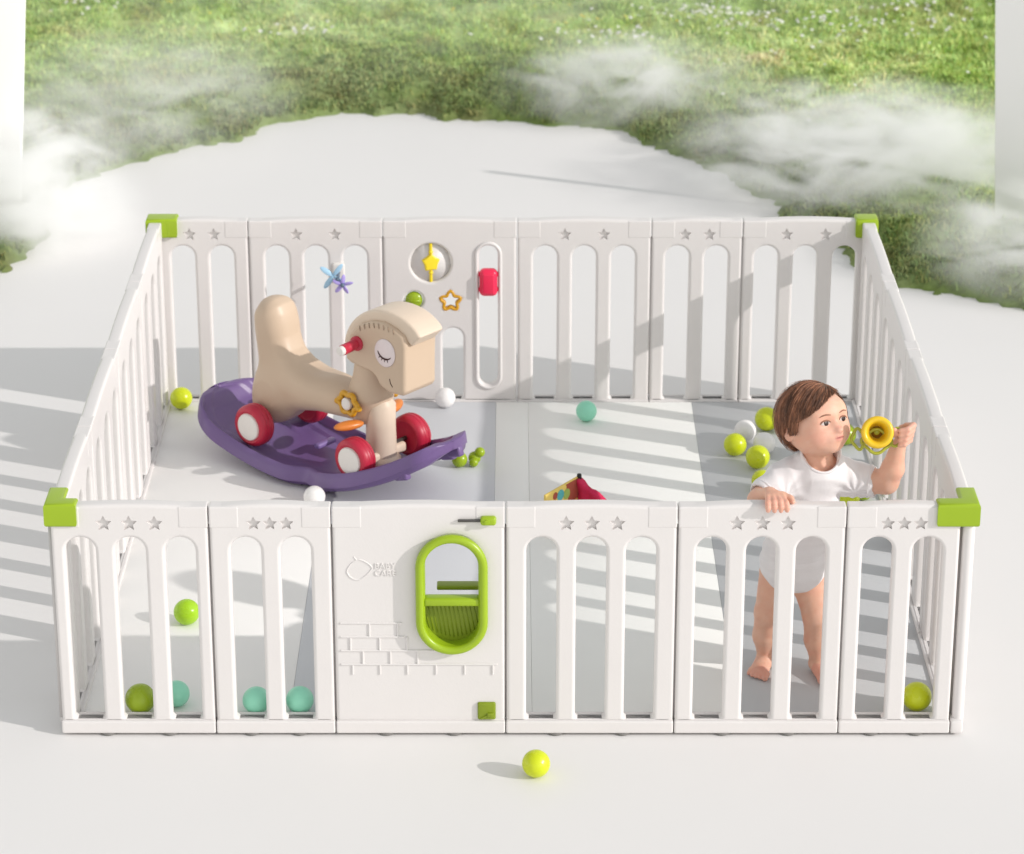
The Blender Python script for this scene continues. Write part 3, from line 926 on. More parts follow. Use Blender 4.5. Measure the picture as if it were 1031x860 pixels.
    V_, F_ = S.nets(2)
    hd = obj('head', np_mesh('head', V_, F_), M['beige'], root)
    # mane: band over the head ending in a forelock
    S = SDF((-.14, -.08, .36), (.29, .08, .60), .0026)
    ctl = np.array([(-.030, .400), (-.018, .435), (.010, .468), (.052, .493), (.100, .503), (.150, .497), (.184, .482), (.204, .462)])
    tq = np.linspace(0, 7, 36); arc = [(np.interp(t, range(8), np.convolve(np.pad(ctl[:, 0], 1, 'edge'), [0, 1, 0], 'valid')), np.interp(t, range(8), ctl[:, 1])) for t in tq]
    ar = np.array(arc)
    for _ in range(12): ar[1:-1] = (ar[:-2] + 2 * ar[1:-1] + ar[2:]) / 4
    arc = [tuple(p) for p in ar]
    for i in range(len(arc) - 1):
        (x0, z0), (x1, z1) = arc[i], arc[i + 1]
        L = math.hypot(x1 - x0, z1 - z0); nx, nz = -(z1 - z0) / L, (x1 - x0) / L; t0, t1 = .010 + .00034 * i, .0103 + .00034 * i
        e = .006
        dx, dz = (x1 - x0) / L * e, (z1 - z0) / L * e
        q = [(x0 - dx - nx * t0, z0 - dz - nz * t0), (x1 + dx - nx * t1, z1 + dz - nz * t1), (x1 + dx + nx * t1, z1 + dz + nz * t1), (x0 - dx + nx * t0, z0 - dz + nz * t0)]
        extr(S, q[::-1], .047, .007, k=.004)
    V_, F_ = S.nets(2)
    mn = obj('mane', np_mesh('mane', V_, F_), M['cream'], hd)
    nt = []
    for sgn in (-1, 1):
        for k in range(8):
            x = .030 + k * .0165
            z = np.interp(x, [p[0] for p in arc], [p[1] for p in arc]) - .019
            nt.append(tube([(x, sgn * .0615, z + .006), (x + .002, sgn * .0632, z - .001), (x + .003, sgn * .0618, z - .007)], .0014, 6))
    mnot = mat('groove_shade_brown', (.36, .26, .19), .6, .3)  # darkened beige: shade of the mane grooves put into the strip colour
    for q in nt: obj('mane_notch', q, mnot, hd)
    for sgn in (-1, 1):
        ey = lathe([(.0, 0), (.0265, 0), (.0300, .0015), (.0285, .003), (.0, .0038)], 40)
        ey.transform(R(PI / 2, 'X') if sgn < 0 else R(-PI / 2, 'X'))
        ey.transform(Matrix.Scale(1.18, 4, (1, 0, 0)) @ Matrix.Scale(1.28, 4, (0, 0, 1)))
        e = obj('eye', ey, M['eyewhite'], hd, (.118, sgn * .0615, .412), (0, .22, 0))
        arcp = [(.024 * math.cos(PI + PI * .12 + PI * .76 * k / 14), sgn * .0036, .004 + .019 * math.sin(PI + PI * .12 + PI * .76 * k / 14)) for k in range(15)]
        ls = [(tube(arcp, [.0010 + .0016 * math.sin(PI * k / 14) for k in range(15)], 6), None)]
        for k in (4, 6, 8, 10):
            p = arcp[k]; an = PI + PI * .12 + PI * .76 * k / 14
            ls.append((tube([p, (p[0] + .008 * math.cos(an), p[1], p[2] + .008 * math.sin(an))], .0012, 5), None))
        obj('eyelashes', join(ls), M['lash'], e)
        obj('mouth_mark', tube([(.132, sgn * .0618, .345), (.135, sgn * .0622, .333), (.142, sgn * .0618, .324)], .0013, 6), M['lash'], hd)
        # handle
        hp = [(.010, .0), (.017, .002), (.017, .008), (.011, .012), (.0125, .022), (.0105, .026), (.0125, .034), (.0105, .038), (.0125, .046), (.0105, .050), (.0125, .058), (.012, .066), (.009, .068)]
        hm = lathe([(r * 1.15, z) for r, z in hp], 28, 'Y'); hm.transform(R(PI, 'Z') if sgn > 0 else Matrix.Identity(4))
        h = obj('handle', sharp(hm, 50), M['red'], hd, (.022, sgn * .0600, .416), (0, 0, .10 if sgn < 0 else -.10))
        cm = lathe([(.0, .0), (.0125, .0), (.0125, .008), (.010, .0115), (.0, .012)], 28, 'Y'); cm.transform(T(0, -.066, 0)); cm.transform(R(PI, 'Z') if sgn > 0 else Matrix.Identity(4))
        obj('handle_cap', sharp(cm), M['hub'], h)
        # flower ring ornament on the shoulder
        fl = []
        for k in range(72):
            an = 2 * PI * k / 72; r = .0265 + .0032 * math.cos(6 * an); fl.append((r * 1.22 * math.cos(an), 0, r * math.sin(an)))
        orn = obj('ornament', join([(tube(fl, .0075, 10, True), None), (sphere(.0085, 3), T(.042, 0, -.004)), (sphere(.0085, 3), T(-.042, 0, -.004))]), M['gold'], root, (-.012, sgn * .066, .242), (0, 0, .10 * sgn))
        cz = lathe([(.0, 0), (.0165, 0), (.0165, .008), (.013, .011), (.0, .0115)], 28, 'Y'); cz.transform(R(PI, 'Z') if sgn > 0 else Matrix.Identity(4))
        obj('ornament_centre', sharp(cz), M['hub'], orn, (0, 0, 0))
        obj('foot_peg', sphere(1, 4, (.017, .042, .0125)), M['orange'], root, (.012, sgn * .090, .194), (0, 0, .42 * sgn))
    # wheels
    def wheel(u, sgn, r=.052):
        t = lathe([(.0, -.019), (.034, -.020), (.040, -.023), (.046, -.021), (.0505, -.015), (.052, -.009), (.0505, -.0075), (.0505, -.0055), (.052, -.004), (.052, .004), (.0505, .0055), (.0505, .0075), (.052, .009), (.0505, .015), (.046, .021), (.040, .023), (.034, .020), (.0, .019)], 48, 'Y')
        t.transform(Matrix.Diagonal((1.10, 1.10, 1.10, 1)))
        w = thing_part('wheel', root, (u, sgn * .108, .117))
        obj('tyre', sharp(t, 45), M['red'], w)
        hb = lathe([(.0, .0295), (.026, .0295), (.0355, .0275), (.0375, .0235), (.0375, .010), (.0, .010)], 40, 'Y')
        hb.transform(R(PI, 'Z') if sgn > 0 else Matrix.Identity(4))
        obj('hub', sharp(hb), M['hub'], w)
    def thing_part(name, parent, loc):
        o = bpy.data.objects.new(name, None); COL.objects.link(o); o.parent = parent; o.location = loc; o.empty_display_size = .03; return o
    for u in (-.315, .050):
        for sgn in (-1, 1): wheel(u, sgn)
        obj('axle', lathe([(.006, -.10), (.006, .10)], 14, 'Y'), M['steel'], root, (u, 0, .114))

# ================================================================== CHILD
def build_child():
    loc = np.array([.63, .24, .02])
    yaw = math.radians(34.5); pt = math.radians(20)
    F = np.array([math.sin(yaw) * math.cos(pt), -math.cos(yaw) * math.cos(pt), math.sin(pt)])
    Rr = np.array([math.cos(yaw), math.sin(yaw), 0.0]); U = np.cross(Rr, F); U = U / np.linalg.norm(U)
    if U[2] < 0: U = -U
    C = np.array([.661, .190, .676]); HS = .935
    B = np.stack([F, Rr, U])
    H = lambda f, r, u: C + (F * f + Rr * r + U * u) * HS
    S = SDF((.46, -.05, .015), (.90, .36, .775), .0022)
    E = lambda c, r, k=0, op='add': S.ell(H(*c), np.array(r) * HS, B, k, op)
    # --- trunk
    S.ell((.652, .200, .465), (.066, .058, .10))
    S.ell((.638, .225, .36), (.062, .060, .085), k=.04)
    S.ell((.634, .245, .30), (.064, .060, .055), k=.04)
    S.chain([(.600, .185, .534), (.674, .196, .558), (.748, .205, .530)], [.034, .036, .034], .04)
    S.cone((.667, .198, .625), (.674, .196, .55), .032, .036, .02)
    # --- legs
    S.chain([(.600, .25, .275), (.584, .262, .175), (.582, .285, .105), (.584, .295, .05)], [.041, .031, .029, .019], .02)
    S.chain([(.668, .25, .275), (.692, .245, .175), (.698, .262, .105), (.703, .262, .05)], [.041, .031, .029, .019], .02)
    def foot(ax, ay, dx, dy):
        d = np.array([dx, dy, 0.0]); d /= np.linalg.norm(d); n = np.array([-d[1], d[0], 0])
        a = np.array([ax, ay, 0.0])
        S.cone(a + d * -.010 + [0, 0, .040], a + d * .048 + [0, 0, .033], .019, .013, .012)
        S.cone(a + d * .015 + n * .007 + [0, 0, .036], a + d * .055 + n * .012 + [0, 0, .031], .013, .010, .01)
        S.cone(a + d * .015 - n * .007 + [0, 0, .036], a + d * .050 - n * .014 + [0, 0, .031], .013, .010, .01)
        tw = [-.0225, -.0125, -.003, .0070, .0195]; tr = [.0048, .0050, .0052, .0054, .0078]; tl = [.058, .064, .067, .069, .070]
        sgn = 1 if dx < .2 else -1
        for w, r_, l in zip(tw, tr, tl):
            S.cone(a + d * (l - .016) + n * w * sgn + [0, 0, .031], a + d * l + n * w * sgn + [0, 0, .0275], r_, r_ * .92, .003)
    foot(.582, .292, -.35, -1); foot(.703, .262, .35, -1)
    # --- right arm resting on the rail (viewer's left)
    S.chain([(.600, .178, .530), (.547, .130, .515), (.537, .085, .530), (.557, .045, .562)], [.030, .024, .0225, .0160], .012)
    S.ell((.566, .024, .5665), (.021, .020, .0105), k=.010)
    for k, x in enumerate((-.0175, -.006, .0055, .0165)):
        l = [.030, .034, .033, .027][k]
        p0 = np.array([.567 + x * .9, .014, .569]); p1 = np.array([.570 + x * 1.15, -.0085, .5665 - .002 * abs(k - 1.5)])
        p2 = np.array([.571 + x * 1.2, -.0165, .558 - .002 * abs(k - 1.5)]); p3 = np.array([.571 + x * 1.2, -.0150, .5515 - l * .12])
        S.chain([p0, p1, p2, p3], [.0068, .0064, .0060, .0052], .003)
    S.chain([(.586, .030, .565), (.600, .018, .562), (.604, .006, .560)], [.0085, .0072, .006], .006)
    # --- left arm raised (viewer's right)
    S.chain([(.746, .205, .532), (.788, .190, .530), (.826, .172, .536)], [.033, .029, .026], .012)
    S.chain([(.826, .172, .536), (.837, .162, .572), (.845, .152, .630)], [.0255, .0245, .0170], .012)
    S.ell((.853, .146, .660), (.017, .014, .023), k=.012)
    # fingers curled round the handle of the trumpet (handle runs about x .828-.842, y .118, z .645)
    for k in range(4):
        z = .682 - .0115 * k + .004
        kx = .868 - .002 * k
        p0 = np.array([.859, .142, .674 - .010 * k + .008]); p1 = np.array([kx + .004, .124, z + .004]); p2 = np.array([kx - .010, .106, z + .001]); p3 = np.array([kx - .026 + .002 * k, .107, z - .002])
        S.chain([p0, p1, p2, p3], [.0070, .0066, .0062, .0054], .003)
    S.chain([(.845, .135, .660), (.833, .120, .672), (.829, .112, .684)], [.0085, .0075, .006], .006)
    # --- head
    E((0, 0, .004), (.083, .0705, .079), k=.012)
    E((.020, 0, -.028), (.060, .0555, .050), k=.030)
    E((.042, -.031, -.034), (.027, .024, .026), k=.020); E((.042, .031, -.034), (.027, .024, .026), k=.020)
    E((.056, 0, -.062), (.020, .022, .015), k=.018)
    E((.058, 0, .020), (.024, .048, .028), k=.02)
    # eye hollows
    E((.101, -.0255, -.005), (.024, .020, .014), k=.014, op='sub'); E((.101, .0255, -.005), (.024, .020, .014), k=.014, op='sub')
    for sg in (-1, 1):
        E((.0640, sg * .0262, -.0055), (.0135, .0145, .0115), k=.004)
    S.cone(H(.0735, 0, -.006), H(.0865, 0, -.0245), .0055, .0078, .010)
    S.ell(H(.0905, 0, -.0265), (.0082, .0086, .0070), B, .004)
    for sg in (-1, 1): S.ell(H(.0825, sg * .0078, -.0285), (.0062, .0048, .0045), B, .004)
    E((.074, 0, -.0435), (.013, .022, .012), k=.012)
    E((.0860, -.0045, -.0412), (.0050, .0075, .0032), k=.003); E((.0860, .0045, -.0412), (.0050, .0075, .0032), k=.003)
    E((.0845, 0, -.0485), (.0055, .0095, .0038), k=.003)
    E((.0915, 0, -.0447), (.0060, .0150, .0012), k=.002, op='sub')
    for sg in (-1, 1):
        E((-.010, sg * .0715, -.012), (.0185, .0075, .0250), k=.006)
        E((-.006, sg * .0805, -.011), (.0095, .0055, .0145), k=.004, op='sub')
    V, Fq = S.nets(2)
    # skin tint: lips, cheeks, nose tip, ears, fingers and toes are pinker
    d = (V - C) / HS; f = d @ F; r = d @ Rr; u = d @ U
    col = np.tile(np.array([.74, .43, .31]), (len(V), 1))
    def blend(mask, c):
        nonlocal col
        mask = np.clip(mask, 0, 1)[:, None]; col = col * (1 - mask) + np.array(c) * mask
    g = lambda f0, r0, u0, s: np.exp(-((f - f0) ** 2 + (r - r0) ** 2 + (u - u0) ** 2) / s ** 2)
    for sg in (-1, 1):
        blend(.6 * g(.062, sg * .038, -.034, .022), (.72, .33, .26)); blend(.45 * g(-.008, sg * .072, -.014, .022), (.66, .30, .22))
    blend(.6 * g(.090, 0, -.025, .015), (.72, .33, .26))
    lip = np.exp(-((r / .0128) ** 4)) * np.exp(-(((u + .0450) / .0060) ** 4)) * (f > .068)
    blend(.85 * lip, (.58, .21, .18))
    blend(.9 * np.exp(-((r / .0130) ** 4)) * np.exp(-(((u + .0447) / .0014) ** 2)) * (f > .068), (.30, .07, .07))
    mot = fbm(V[:, 0] * 70 + 3, V[:, 2] * 70 + V[:, 1] * 55, 3)
    blend(np.clip((mot - .42) * 1.3, 0, .30), (.72, .34, .25)); blend(np.clip((.42 - mot) * 1.2, 0, .25), (.78, .52, .42))
    tip = (V[:, 1] < .004) & (V[:, 2] < .58) & (V[:, 2] > .5)
    blend(.35 * tip, (.72, .33, .26))
    blend(.45 * (V[:, 2] < .055) * (V[:, 1] < .245), (.72, .30, .24))
    blend(.4 * ((V[:, 2] > .635) & (V[:, 0] > .81)), (.72, .34, .27))
    root = thing('person', 'toddler in a white short-sleeved bodysuit standing at the front fence holding up a toy trumpet', 'child', tuple(loc))
    me = np_mesh('body', V - loc, Fq); color_attr(me, col)
    body = obj('body', me, M['skin'], root)
    # ---- surface-projected eyes and brows
    def proj(f0, r0, u0, off=.0005):
        """march from outside toward the head along -F"""
        ts = np.linspace(.13, .03, 240)
        pts = C + np.outer(ts, F) + (Rr * r0 + U * u0) * HS
        v = S.sample(pts); i = int(np.argmax(v < 0)); i = max(i, 1)
        a, b = v[i - 1], v[i]; t = ts[i - 1] + (ts[i] - ts[i - 1]) * (a / (a - b) if a != b else 0)
        return C + F * (t + off) + (Rr * r0 + U * u0) * HS - loc
    def decal(name, outline, rc, uc, m, off, parent=None):
        n = len(outline); vs = [proj(0, rc, uc, off)]; fs = []
        rings = 5
        for q in range(1, rings + 1):
            for (a, b) in outline:
                vs.append(proj(0, rc + a * q / rings, uc + b * q / rings, off * (1 - .6 * (q == rings))))
        for k in range(n): fs.append((0, 1 + k, 1 + (k + 1) % n))
        for q in range(rings - 1):
            for k in range(n):
                a = 1 + q * n + k; b = 1 + q * n + (k + 1) % n
                fs.append((a, a + n, b + n, b))
        bm = bmesh.new(); bm.from_mesh(mesh(name, vs, fs)); bmesh.ops.recalc_face_normals(bm, faces=bm.faces)
        return obj(name, bm_mesh(bm), m, parent or root)
    for sg in (-1, 1):
        rc, uc = sg * .0262, -.0055
        alm = []
        for k in range(28):
            an = 2 * PI * k / 28; x = .0118 * math.cos(an); s_ = math.sin(an)
            alm.append((x, (.0062 if s_ > 0 else .0048) * s_ * (1 - .15 * abs(math.cos(an)))))
        e = decal('eye', alm, rc, uc, M['sclera'], .0009)
        irc, iuc = rc + .0015, uc + .0004
        decal('iris', [(.0068 * math.cos(2 * PI * k / 20), .0062 * math.sin(2 * PI * k / 20)) for k in range(20)], irc, iuc, M['iris'], .0018, root)
        lid = [proj(0, rc + .0124 * math.cos(PI * k / 12), uc + .0066 * math.sin(PI * k / 12), .0012) for k in range(13)]
        obj('eyelid', tube(lid, [.0008 + .0011 * math.sin(PI * k / 12) for k in range(13)], 6), M['brow'], root)
        br = [proj(0, rc + sg * (-.013 + .0022 * k), uc + .0165 + .0035 * math.sin(PI * (k + 1) / 14), .0004) for k in range(13)]
        obj('eyebrow', tube(br, [.0006 + .0011 * math.sin(PI * (k + 1) / 14) for k in range(13)], 6), M['brow'], root)
    # ---- hair
    hl = lambda f_, r_, u_: None
    def hair_mask(p):
        """>0 where hair grows (head-frame coordinates)"""
        f_, r_, u_ = p[..., 0], p[..., 1], p[..., 2]
        # forehead hairline: high on the child's left, falling to the right temple
        line = np.where(r_ > 0, .053 + .20 * r_, .053 + .55 * np.maximum(r_, -.065)) - .55 * np.clip(.048 - f_, 0, .05)
        front = u_ - line
        back = u_ - .002 + np.clip((-.006 - f_) * 1.7, 0, .062)
        m = np.where(f_ > .010, front, back)
        # long strands in front of the right ear
        sb = np.minimum.reduce([u_ + .016, .034 - f_ - .3 * np.clip(.02 - u_, 0, 1), f_ - .006 + 0 * u_, -r_ - .025])
        sl = np.minimum.reduce([u_ + .014, .030 - f_, f_ - .004 + 0 * u_, r_ - .03])
        return np.maximum(np.maximum(m, sb), sl)
    Sh = SDF(C - .115, C + .115, .0022)
    def shell(X, Y, Z):
        q = [((X - C[0]) * B[i][0] + (Y - C[1]) * B[i][1] + (Z - C[2]) * B[i][2]) for i in range(3)]
        q = np.broadcast_arrays(*q)
        p = np.stack(q, -1) / HS; rad = np.array([.0885, .0775, .0855])
        pc = p - np.array([-.002, 0, .004])
        k0 = np.sqrt(((pc / rad) ** 2).sum(-1)); k1 = np.sqrt(((pc / rad ** 2) ** 2).sum(-1))
        d = k0 * (k0 - 1) / np.maximum(k1, 1e-6)
        th = np.arctan2(pc[..., 1] - .02, pc[..., 0] - .02)
        d = d + .0010 * np.sin(th * 46 + 3 * np.sin(th * 7)) * np.clip((.085 - pc[..., 2]) * 20, .2, 1)
        inner = d + .015
        d = d * HS; inner = inner * HS
        mk = hair_mask(p) * .8 * HS
        return np.maximum(np.maximum(d, -inner), -mk - .001)
    Sh.put(shell, C - .11, C + .11)
    Vh, Fh = Sh.nets(2)
    mh = np_mesh('hair', Vh - loc, Fh)
    dh = Vh - C
    hc = np.tile(np.array([.20, .085, .045]), (len(Vh), 1))
    color_attr(mh, hc)
    hair = obj('hair', mh, M['hair'], root)
    # strands
    rad = np.array([.0890, .0780, .0860]); cen = np.array([-.002, 0, .004])
    Wp = np.array([.030, .028, .080])
    NS = 6500; segs = 10
    dirs = RNG.normal(size=(NS * 3, 3)); dirs /= np.linalg.norm(dirs, axis=1)[:, None]
    P0 = cen + dirs * rad
    P0 = P0[hair_mask(P0) > .003][:NS]; n = len(P0)
    path = [P0]; alive = np.ones(n, bool); hold = P0.copy()
    step = RNG.uniform(.0045, .0085, n)
    jit = RNG.normal(0, .16, (n, 3))
    lift = RNG.uniform(.0, .0055, n) + .006 * (RNG.random(n) < .08)
    for k in range(segs):
        p = hold
        nrm = (p - cen) / rad ** 2; nrm /= np.linalg.norm(nrm, axis=1)[:, None]
        away = p - Wp; away /= np.linalg.norm(away, axis=1)[:, None] + 1e-6
        sweep = np.where((p[:, 0] > .0)[:, None], np.array([.10, -.9, -.25]), np.array([-.15, -.1, -.9]))
        dr = away * 1.0 + sweep * .7 + np.array([0, 0, -.35]) + jit
        dr -= nrm * (dr * nrm).sum(1)[:, None]; dr /= np.linalg.norm(dr, axis=1)[:, None] + 1e-6
        q = p + dr * step[:, None]
        qq = (q - cen) / rad; q = cen + q * 0 + (qq / np.linalg.norm(qq, axis=1)[:, None]) * rad
        ok = hair_mask(q) > -.004
        q = np.where(ok[:, None], q, p + dr * .0004)
        hold = q; path.append(q)
    path = np.stack(path, 1)                       # n, segs+1, 3
    out = (path - cen) / rad ** 2; out /= np.linalg.norm(out, axis=2)[..., None]
    tt = np.linspace(0, 1, segs + 1)[None, :, None]
    path = path + out * (.0004 + lift[:, None, None] * np.sin(np.minimum(tt * 1.3, 1) * PI * .5))
    tan = np.gradient(path, axis=1); tan /= np.linalg.norm(tan, axis=2)[..., None] + 1e-9
    side = np.cross(tan, out); wd = RNG.uniform(.00045, .0011, n)[:, None, None] * (1 - .75 * tt ** 2)
    A_ = path - side * wd; B_ = path + side * wd; Cc = path + out * wd * .7
    W_ = lambda q: (C + (q[..., 0:1] * F + q[..., 1:2] * Rr + q[..., 2:3] * U) * HS - loc)
    Vs = np.stack([W_(A_), W_(B_), W_(Cc)], 2)      # n, segs+1, 3, 3
    st = segs + 1
    bi = (np.arange(n) * st * 3)[:, None, None] + (np.arange(segs) * 3)[None, :, None]
    quads = []
    for a_, b_ in ((0, 2), (2, 1), (1, 0)):
        quads.append(np.stack([bi + a_, bi + b_, bi + b_ + 3, bi + a_ + 3], -1).reshape(-1, 4))
    ms = np_mesh('hair_strands', Vs.reshape(-1, 3), np.concatenate(quads))
    az = np.arctan2(P0[:, 1] - .02, P0[:, 0] - .02)
    clump = fbm(az * 7 + 20, P0[:, 2] * 18 + 5, 3)
    cs = np.array([.40, .175, .095]) * (RNG.uniform(.55, 1.35, n) * np.clip(.25 + (clump - .25) * 2.6, .3, 2.0))[:, None]  # clump tones put lit streaks and darker hair between into the strand colour
    color_attr(ms, np.repeat(cs, st * 3, axis=0))
    so = obj('hair_strands', ms, M['hair'], hair)
    # ---- bodysuit
    Sc = SDF((.50, .06, .20), (.84, .35, .60), .0024)
    Sc.ell((.653, .199, .465), (.073, .063, .108))
    Sc.ell((.638, .224, .36), (.070, .066, .090), k=.04)
    Sc.ell((.634, .246, .300), (.072, .070, .060), k=.04)
    Sc.chain([(.600, .187, .534), (.676, .195, .562), (.748, .206, .530)], [.039, .044, .039], .035)
    Sc.cone((.678, .190, .555), (.679, .190, .572), .054, .047, .02)
    # sleeves, flared
    Sc.cone((.606, .182, .534), (.560, .145, .518), .040, .037, .015)
    Sc.cone((.738, .205, .534), (.788, .193, .529), .038, .036, .012)
    def folds(X, Y, Z): return 0
    # neck opening
    Sc.cone((.682, .158, .606), (.670, .20, .74), .039, .062, .005, op='sub')
    Sc.cone((.679, .186, .56), (.673, .196, .68), .0385, .042, .003, op='sub')
    # leg openings
    Sc.cone((.582, .255, .222), (.560, .25, .13), .050, .07, .010, op='sub'); Sc.cone((.702, .248, .235), (.73, .24, .15), .052, .07, .010, op='sub')
    # cut the sleeves open at the cuff
    Sc.cone((.546, .133, .514), (.51, .105, .505), .031, .04, .003, op='sub'); Sc.cone((.808, .187, .530), (.85, .177, .529), .031, .036, .003, op='sub')
    Vc, Fc = Sc.nets(2)
    # creases pulled from the armpits and across the tummy, pushed along the surface normal
    tm = np_mesh('tmp_suit', Vc, Fc); nb = np.empty(len(Vc) * 3, np.float32); tm.vertices.foreach_get('normal', nb); nb = nb.reshape(-1, 3); bpy.data.meshes.remove(tm)
    x, z = Vc[:, 0], Vc[:, 2]
    def ridge(u, v): return 1 - np.abs(fbm(u, v, 2) * 2.67 - 1) * 2
    fold = .0022 * np.clip(ridge(x * 20 + z * 6 + 3, z * 7 - x * 3 + 9), -1, 1)
    for ax_, az_, sg_ in ((.597, .517, 1), (.756, .515, -1)):
        an = np.arctan2(z - az_, (x - ax_) * sg_); rr_ = np.hypot(x - ax_, z - az_)
        fold += .0017 * np.exp(-(rr_ / .075) ** 2) * np.clip(rr_ / .02, 0, 1) * np.sin(an * 9 + 5 * fbm(x * 30, z * 30, 2))
    fold += .0016 * np.sin(z * 190 + 6 * fbm(x * 14, z * 14, 2)) * np.exp(-((z - .36) / .07) ** 2)
    Vc = Vc + nb * fold[:, None]
    suit = obj('bodysuit', np_mesh('bodysuit', Vc - loc, Fc), M['cloth'], root)
    for side_, c0, c1 in (('a', (.560, .145, .518), (.606, .182, .534)), ('b', (.788, .193, .529), (.738, .205, .534))):
        c0 = np.array(c0); c1 = np.array(c1); ax_ = (c0 - c1) / np.linalg.norm(c0 - c1)
        e1 = np.cross(ax_, [0, 0, 1]); e1 /= np.linalg.norm(e1); e2 = np.cross(ax_, e1)
        for nm, cc_ in (('cuff', c0 + ax_ * .004),):
            ring = []
            for k in range(36):
                dv = e1 * math.cos(2 * PI * k / 36) + e2 * math.sin(2 * PI * k / 36)
                ts = np.linspace(.075, .015, 90); vv = Sc.sample(cc_ + np.outer(ts, dv)); i = int(np.argmax(vv < 0)); t = ts[i] if vv.min() < 0 else .04
                ring.append(t)
            ring = np.array(ring)
            for _ in range(3): ring = (np.roll(ring, 1) + 2 * ring + np.roll(ring, -1)) / 4
            pts_ = [tuple(cc_ + (e1 * math.cos(2 * PI * k / 36) + e2 * math.sin(2 * PI * k / 36)) * (ring[k] + (.0006 if nm == 'cuff' else .0002)) - loc) for k in range(36)]
            obj(nm, tube(pts_, .0026 if nm == 'cuff' else .0012, 8, True), M['cloth'], suit)
    # collar binding
    cp = []
    axv = np.array([.650 - .657, .20 - .170, .135]); axv /= np.linalg.norm(axv)
    for k in range(40):
        an = 2 * PI * k / 40
        dirv = np.array([math.cos(an), math.sin(an), 0.0]); p0 = np.array([.679, .184, .57])
        rr = .0435
        q = p0 + dirv * rr
        # slide vertically on to the suit surface
        zs = np.linspace(.68, .48, 140); pts = np.stack([np.full(140, q[0]), np.full(140, q[1]), zs], 1)
        v = Sc.sample(pts); i = int(np.argmax(v < 0)); z = zs[i] if v.min() < 0 else .53
        cp.append((q[0] - loc[0], q[1] - loc[1], z + .0005 - loc[2]))
    zz = np.array([c[2] for c in cp]); 
    for _ in range(8): zz = (np.roll(zz, 1) + zz * 2 + np.roll(zz, -1)) / 4
    cp = [(c[0], c[1], z) for c, z in zip(cp, zz)]
    obj('collar', tube(cp, .0034, 8, True), M['cloth'], suit)

def build_trumpet():
    """toy trumpet held up in the left hand; local +Z is the bell axis, pointing at the viewer"""
    t = thing('toy_trumpet', 'yellow toy trumpet with a green looped handle held in the raised hand', 'toy trumpet', (.793, .118, .676))
    ax = Vector((-.06, -.93, .36)).normalized()
    q = ax.to_track_quat('Z', 'Y')
    t.rotation_mode = 'QUATERNION'; t.rotation_quaternion = q
    prof = [(.0, -.045), (.012, -.045), (.013, -.035), (.016, -.015), (.022, .000), (.0300, .004), (.0340, .008), (.0355, .013), (.0340, .0180), (.0300, .0205), (.0255, .0195), (.0220, .0150), (.0195, .006), (.0165, -.008), (.0135, -.016), (.0, -.016)]
    obj('bell', sharp(lathe(prof, 56), 60), M['yhorn'], t)
    obj('bell_core', lathe([(.0, -.0158), (.0128, -.0158), (.0128, -.014), (.0, -.014)], 28), mat('dark_amber_plastic', (.22, .11, .01), .4, .4), t)
    obj('bell_button', sharp(lathe([(.0, -.0138), (.0062, -.0138), (.0062, -.012), (.0045, -.011), (.003, -.0125), (.0, -.0125)], 20)), M['ygreen'], t)
    # looped ring behind the bell: two side loops and a lower bow
    def loop(cx, cy, rx, ry, rot, z=-.012):
        pts = []
        for k in range(40):
            a = 2 * PI * k / 40; sq = 1 + .10 * math.cos(4 * a)
            x, y = rx * sq * math.cos(a), ry * sq * math.sin(a)
            pts.append((cx + x * math.cos(rot) - y * math.sin(rot), cy + x * math.sin(rot) + y * math.cos(rot), z))
        return tube(pts, .0036, 10, True)
    obj('handle_loops', join([(loop(-.039, -.016, .014, .021, .15), None), (loop(.042, -.010, .018, .018, -.2), None), (loop(0, -.020, .030, .024, 0), None)]), M['ygreen'], t)

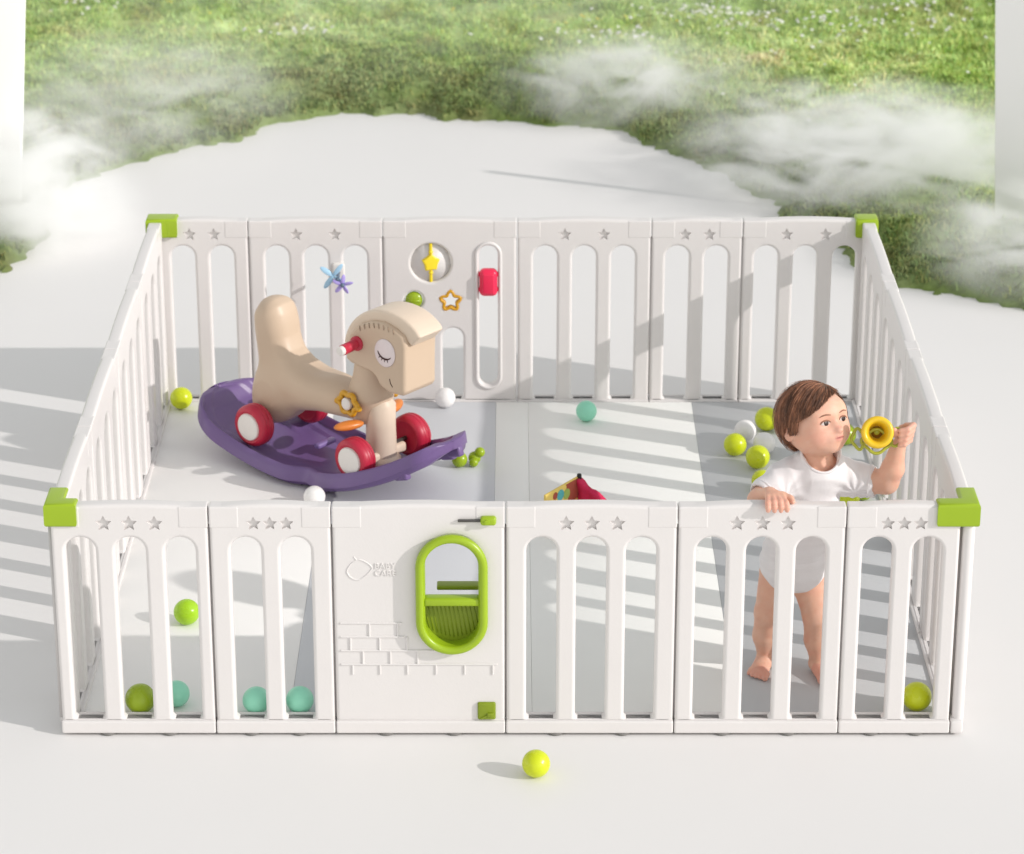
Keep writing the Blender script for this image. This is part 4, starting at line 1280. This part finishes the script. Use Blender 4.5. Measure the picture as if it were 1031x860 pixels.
# ================================================================== CAMERA, LIGHT
def build_camera():
    cam = bpy.data.cameras.new('camera'); o = bpy.data.objects.new('camera', cam); COL.objects.link(o)
    o.location = (0, -5.9702, 3.1567); o.rotation_euler = (PI / 2 - .38520, 0, 0)
    cam.sensor_width = 36; cam.lens = 3047.6 / 1031 * 36; cam.clip_end = 500; cam.clip_start = .1
    cam.dof.use_dof = True; cam.dof.focus_distance = 6.9; cam.dof.aperture_fstop = 6
    SC.camera = o

def build_light():
    w = bpy.data.worlds.new('World'); SC.world = w; w.use_nodes = True
    nt = w.node_tree; bg = nt.nodes['Background']
    d = Vector((-1, .405, -.505)).normalized()      # direction the light travels
    el = math.asin(-d.z); az = math.atan2(-d.x, -d.y)   # compass-like, from +Y toward +X
    sky = nt.nodes.new('ShaderNodeTexSky'); sky.sky_type = 'NISHITA'; sky.sun_disc = False
    sky.sun_elevation = el; sky.sun_rotation = az; sky.dust_density = 0.0; sky.air_density = 2.5; sky.ozone_density = 1.0
    hs = nt.nodes.new('ShaderNodeHueSaturation'); hs.inputs['Saturation'].default_value = .12
    nt.links.new(sky.outputs[0], hs.inputs['Color']); nt.links.new(hs.outputs[0], bg.inputs['Color'])
    bg.inputs['Strength'].default_value = SKY
    L = bpy.data.lights.new('sun', 'SUN'); L.energy = SUN; L.angle = math.radians(.6); L.color = (1.0, .955, .92)
    o = bpy.data.objects.new('sun', L); COL.objects.link(o)
    o.rotation_euler = d.to_track_quat('-Z', 'Y').to_euler(); o.location = (4, -2, 4)

SKY, SUN, EXPO = .15, 2.1, .32

build_setting(); build_meadow(); build_mist(); build_pillars()
build_playpen(); build_mat(); build_balls(); build_pinwheel(); build_book(); build_horse(); build_child(); build_trumpet()
build_camera(); build_light()

SC.view_settings.view_transform = 'Standard'; SC.view_settings.look = 'None'
SC.view_settings.exposure = EXPO; SC.view_settings.gamma = 1.0; SC.view_settings.use_curve_mapping = False
SC.render.engine = 'CYCLES'
try:
    SC.cycles.use_denoising = True; SC.cycles.denoiser = 'OPENIMAGEDENOISE'
    SC.cycles.volume_bounces = 14; SC.cycles.max_bounces = 16; SC.cycles.diffuse_bounces = 5
    SC.cycles.volume_step_rate = 1.0
except Exception: pass
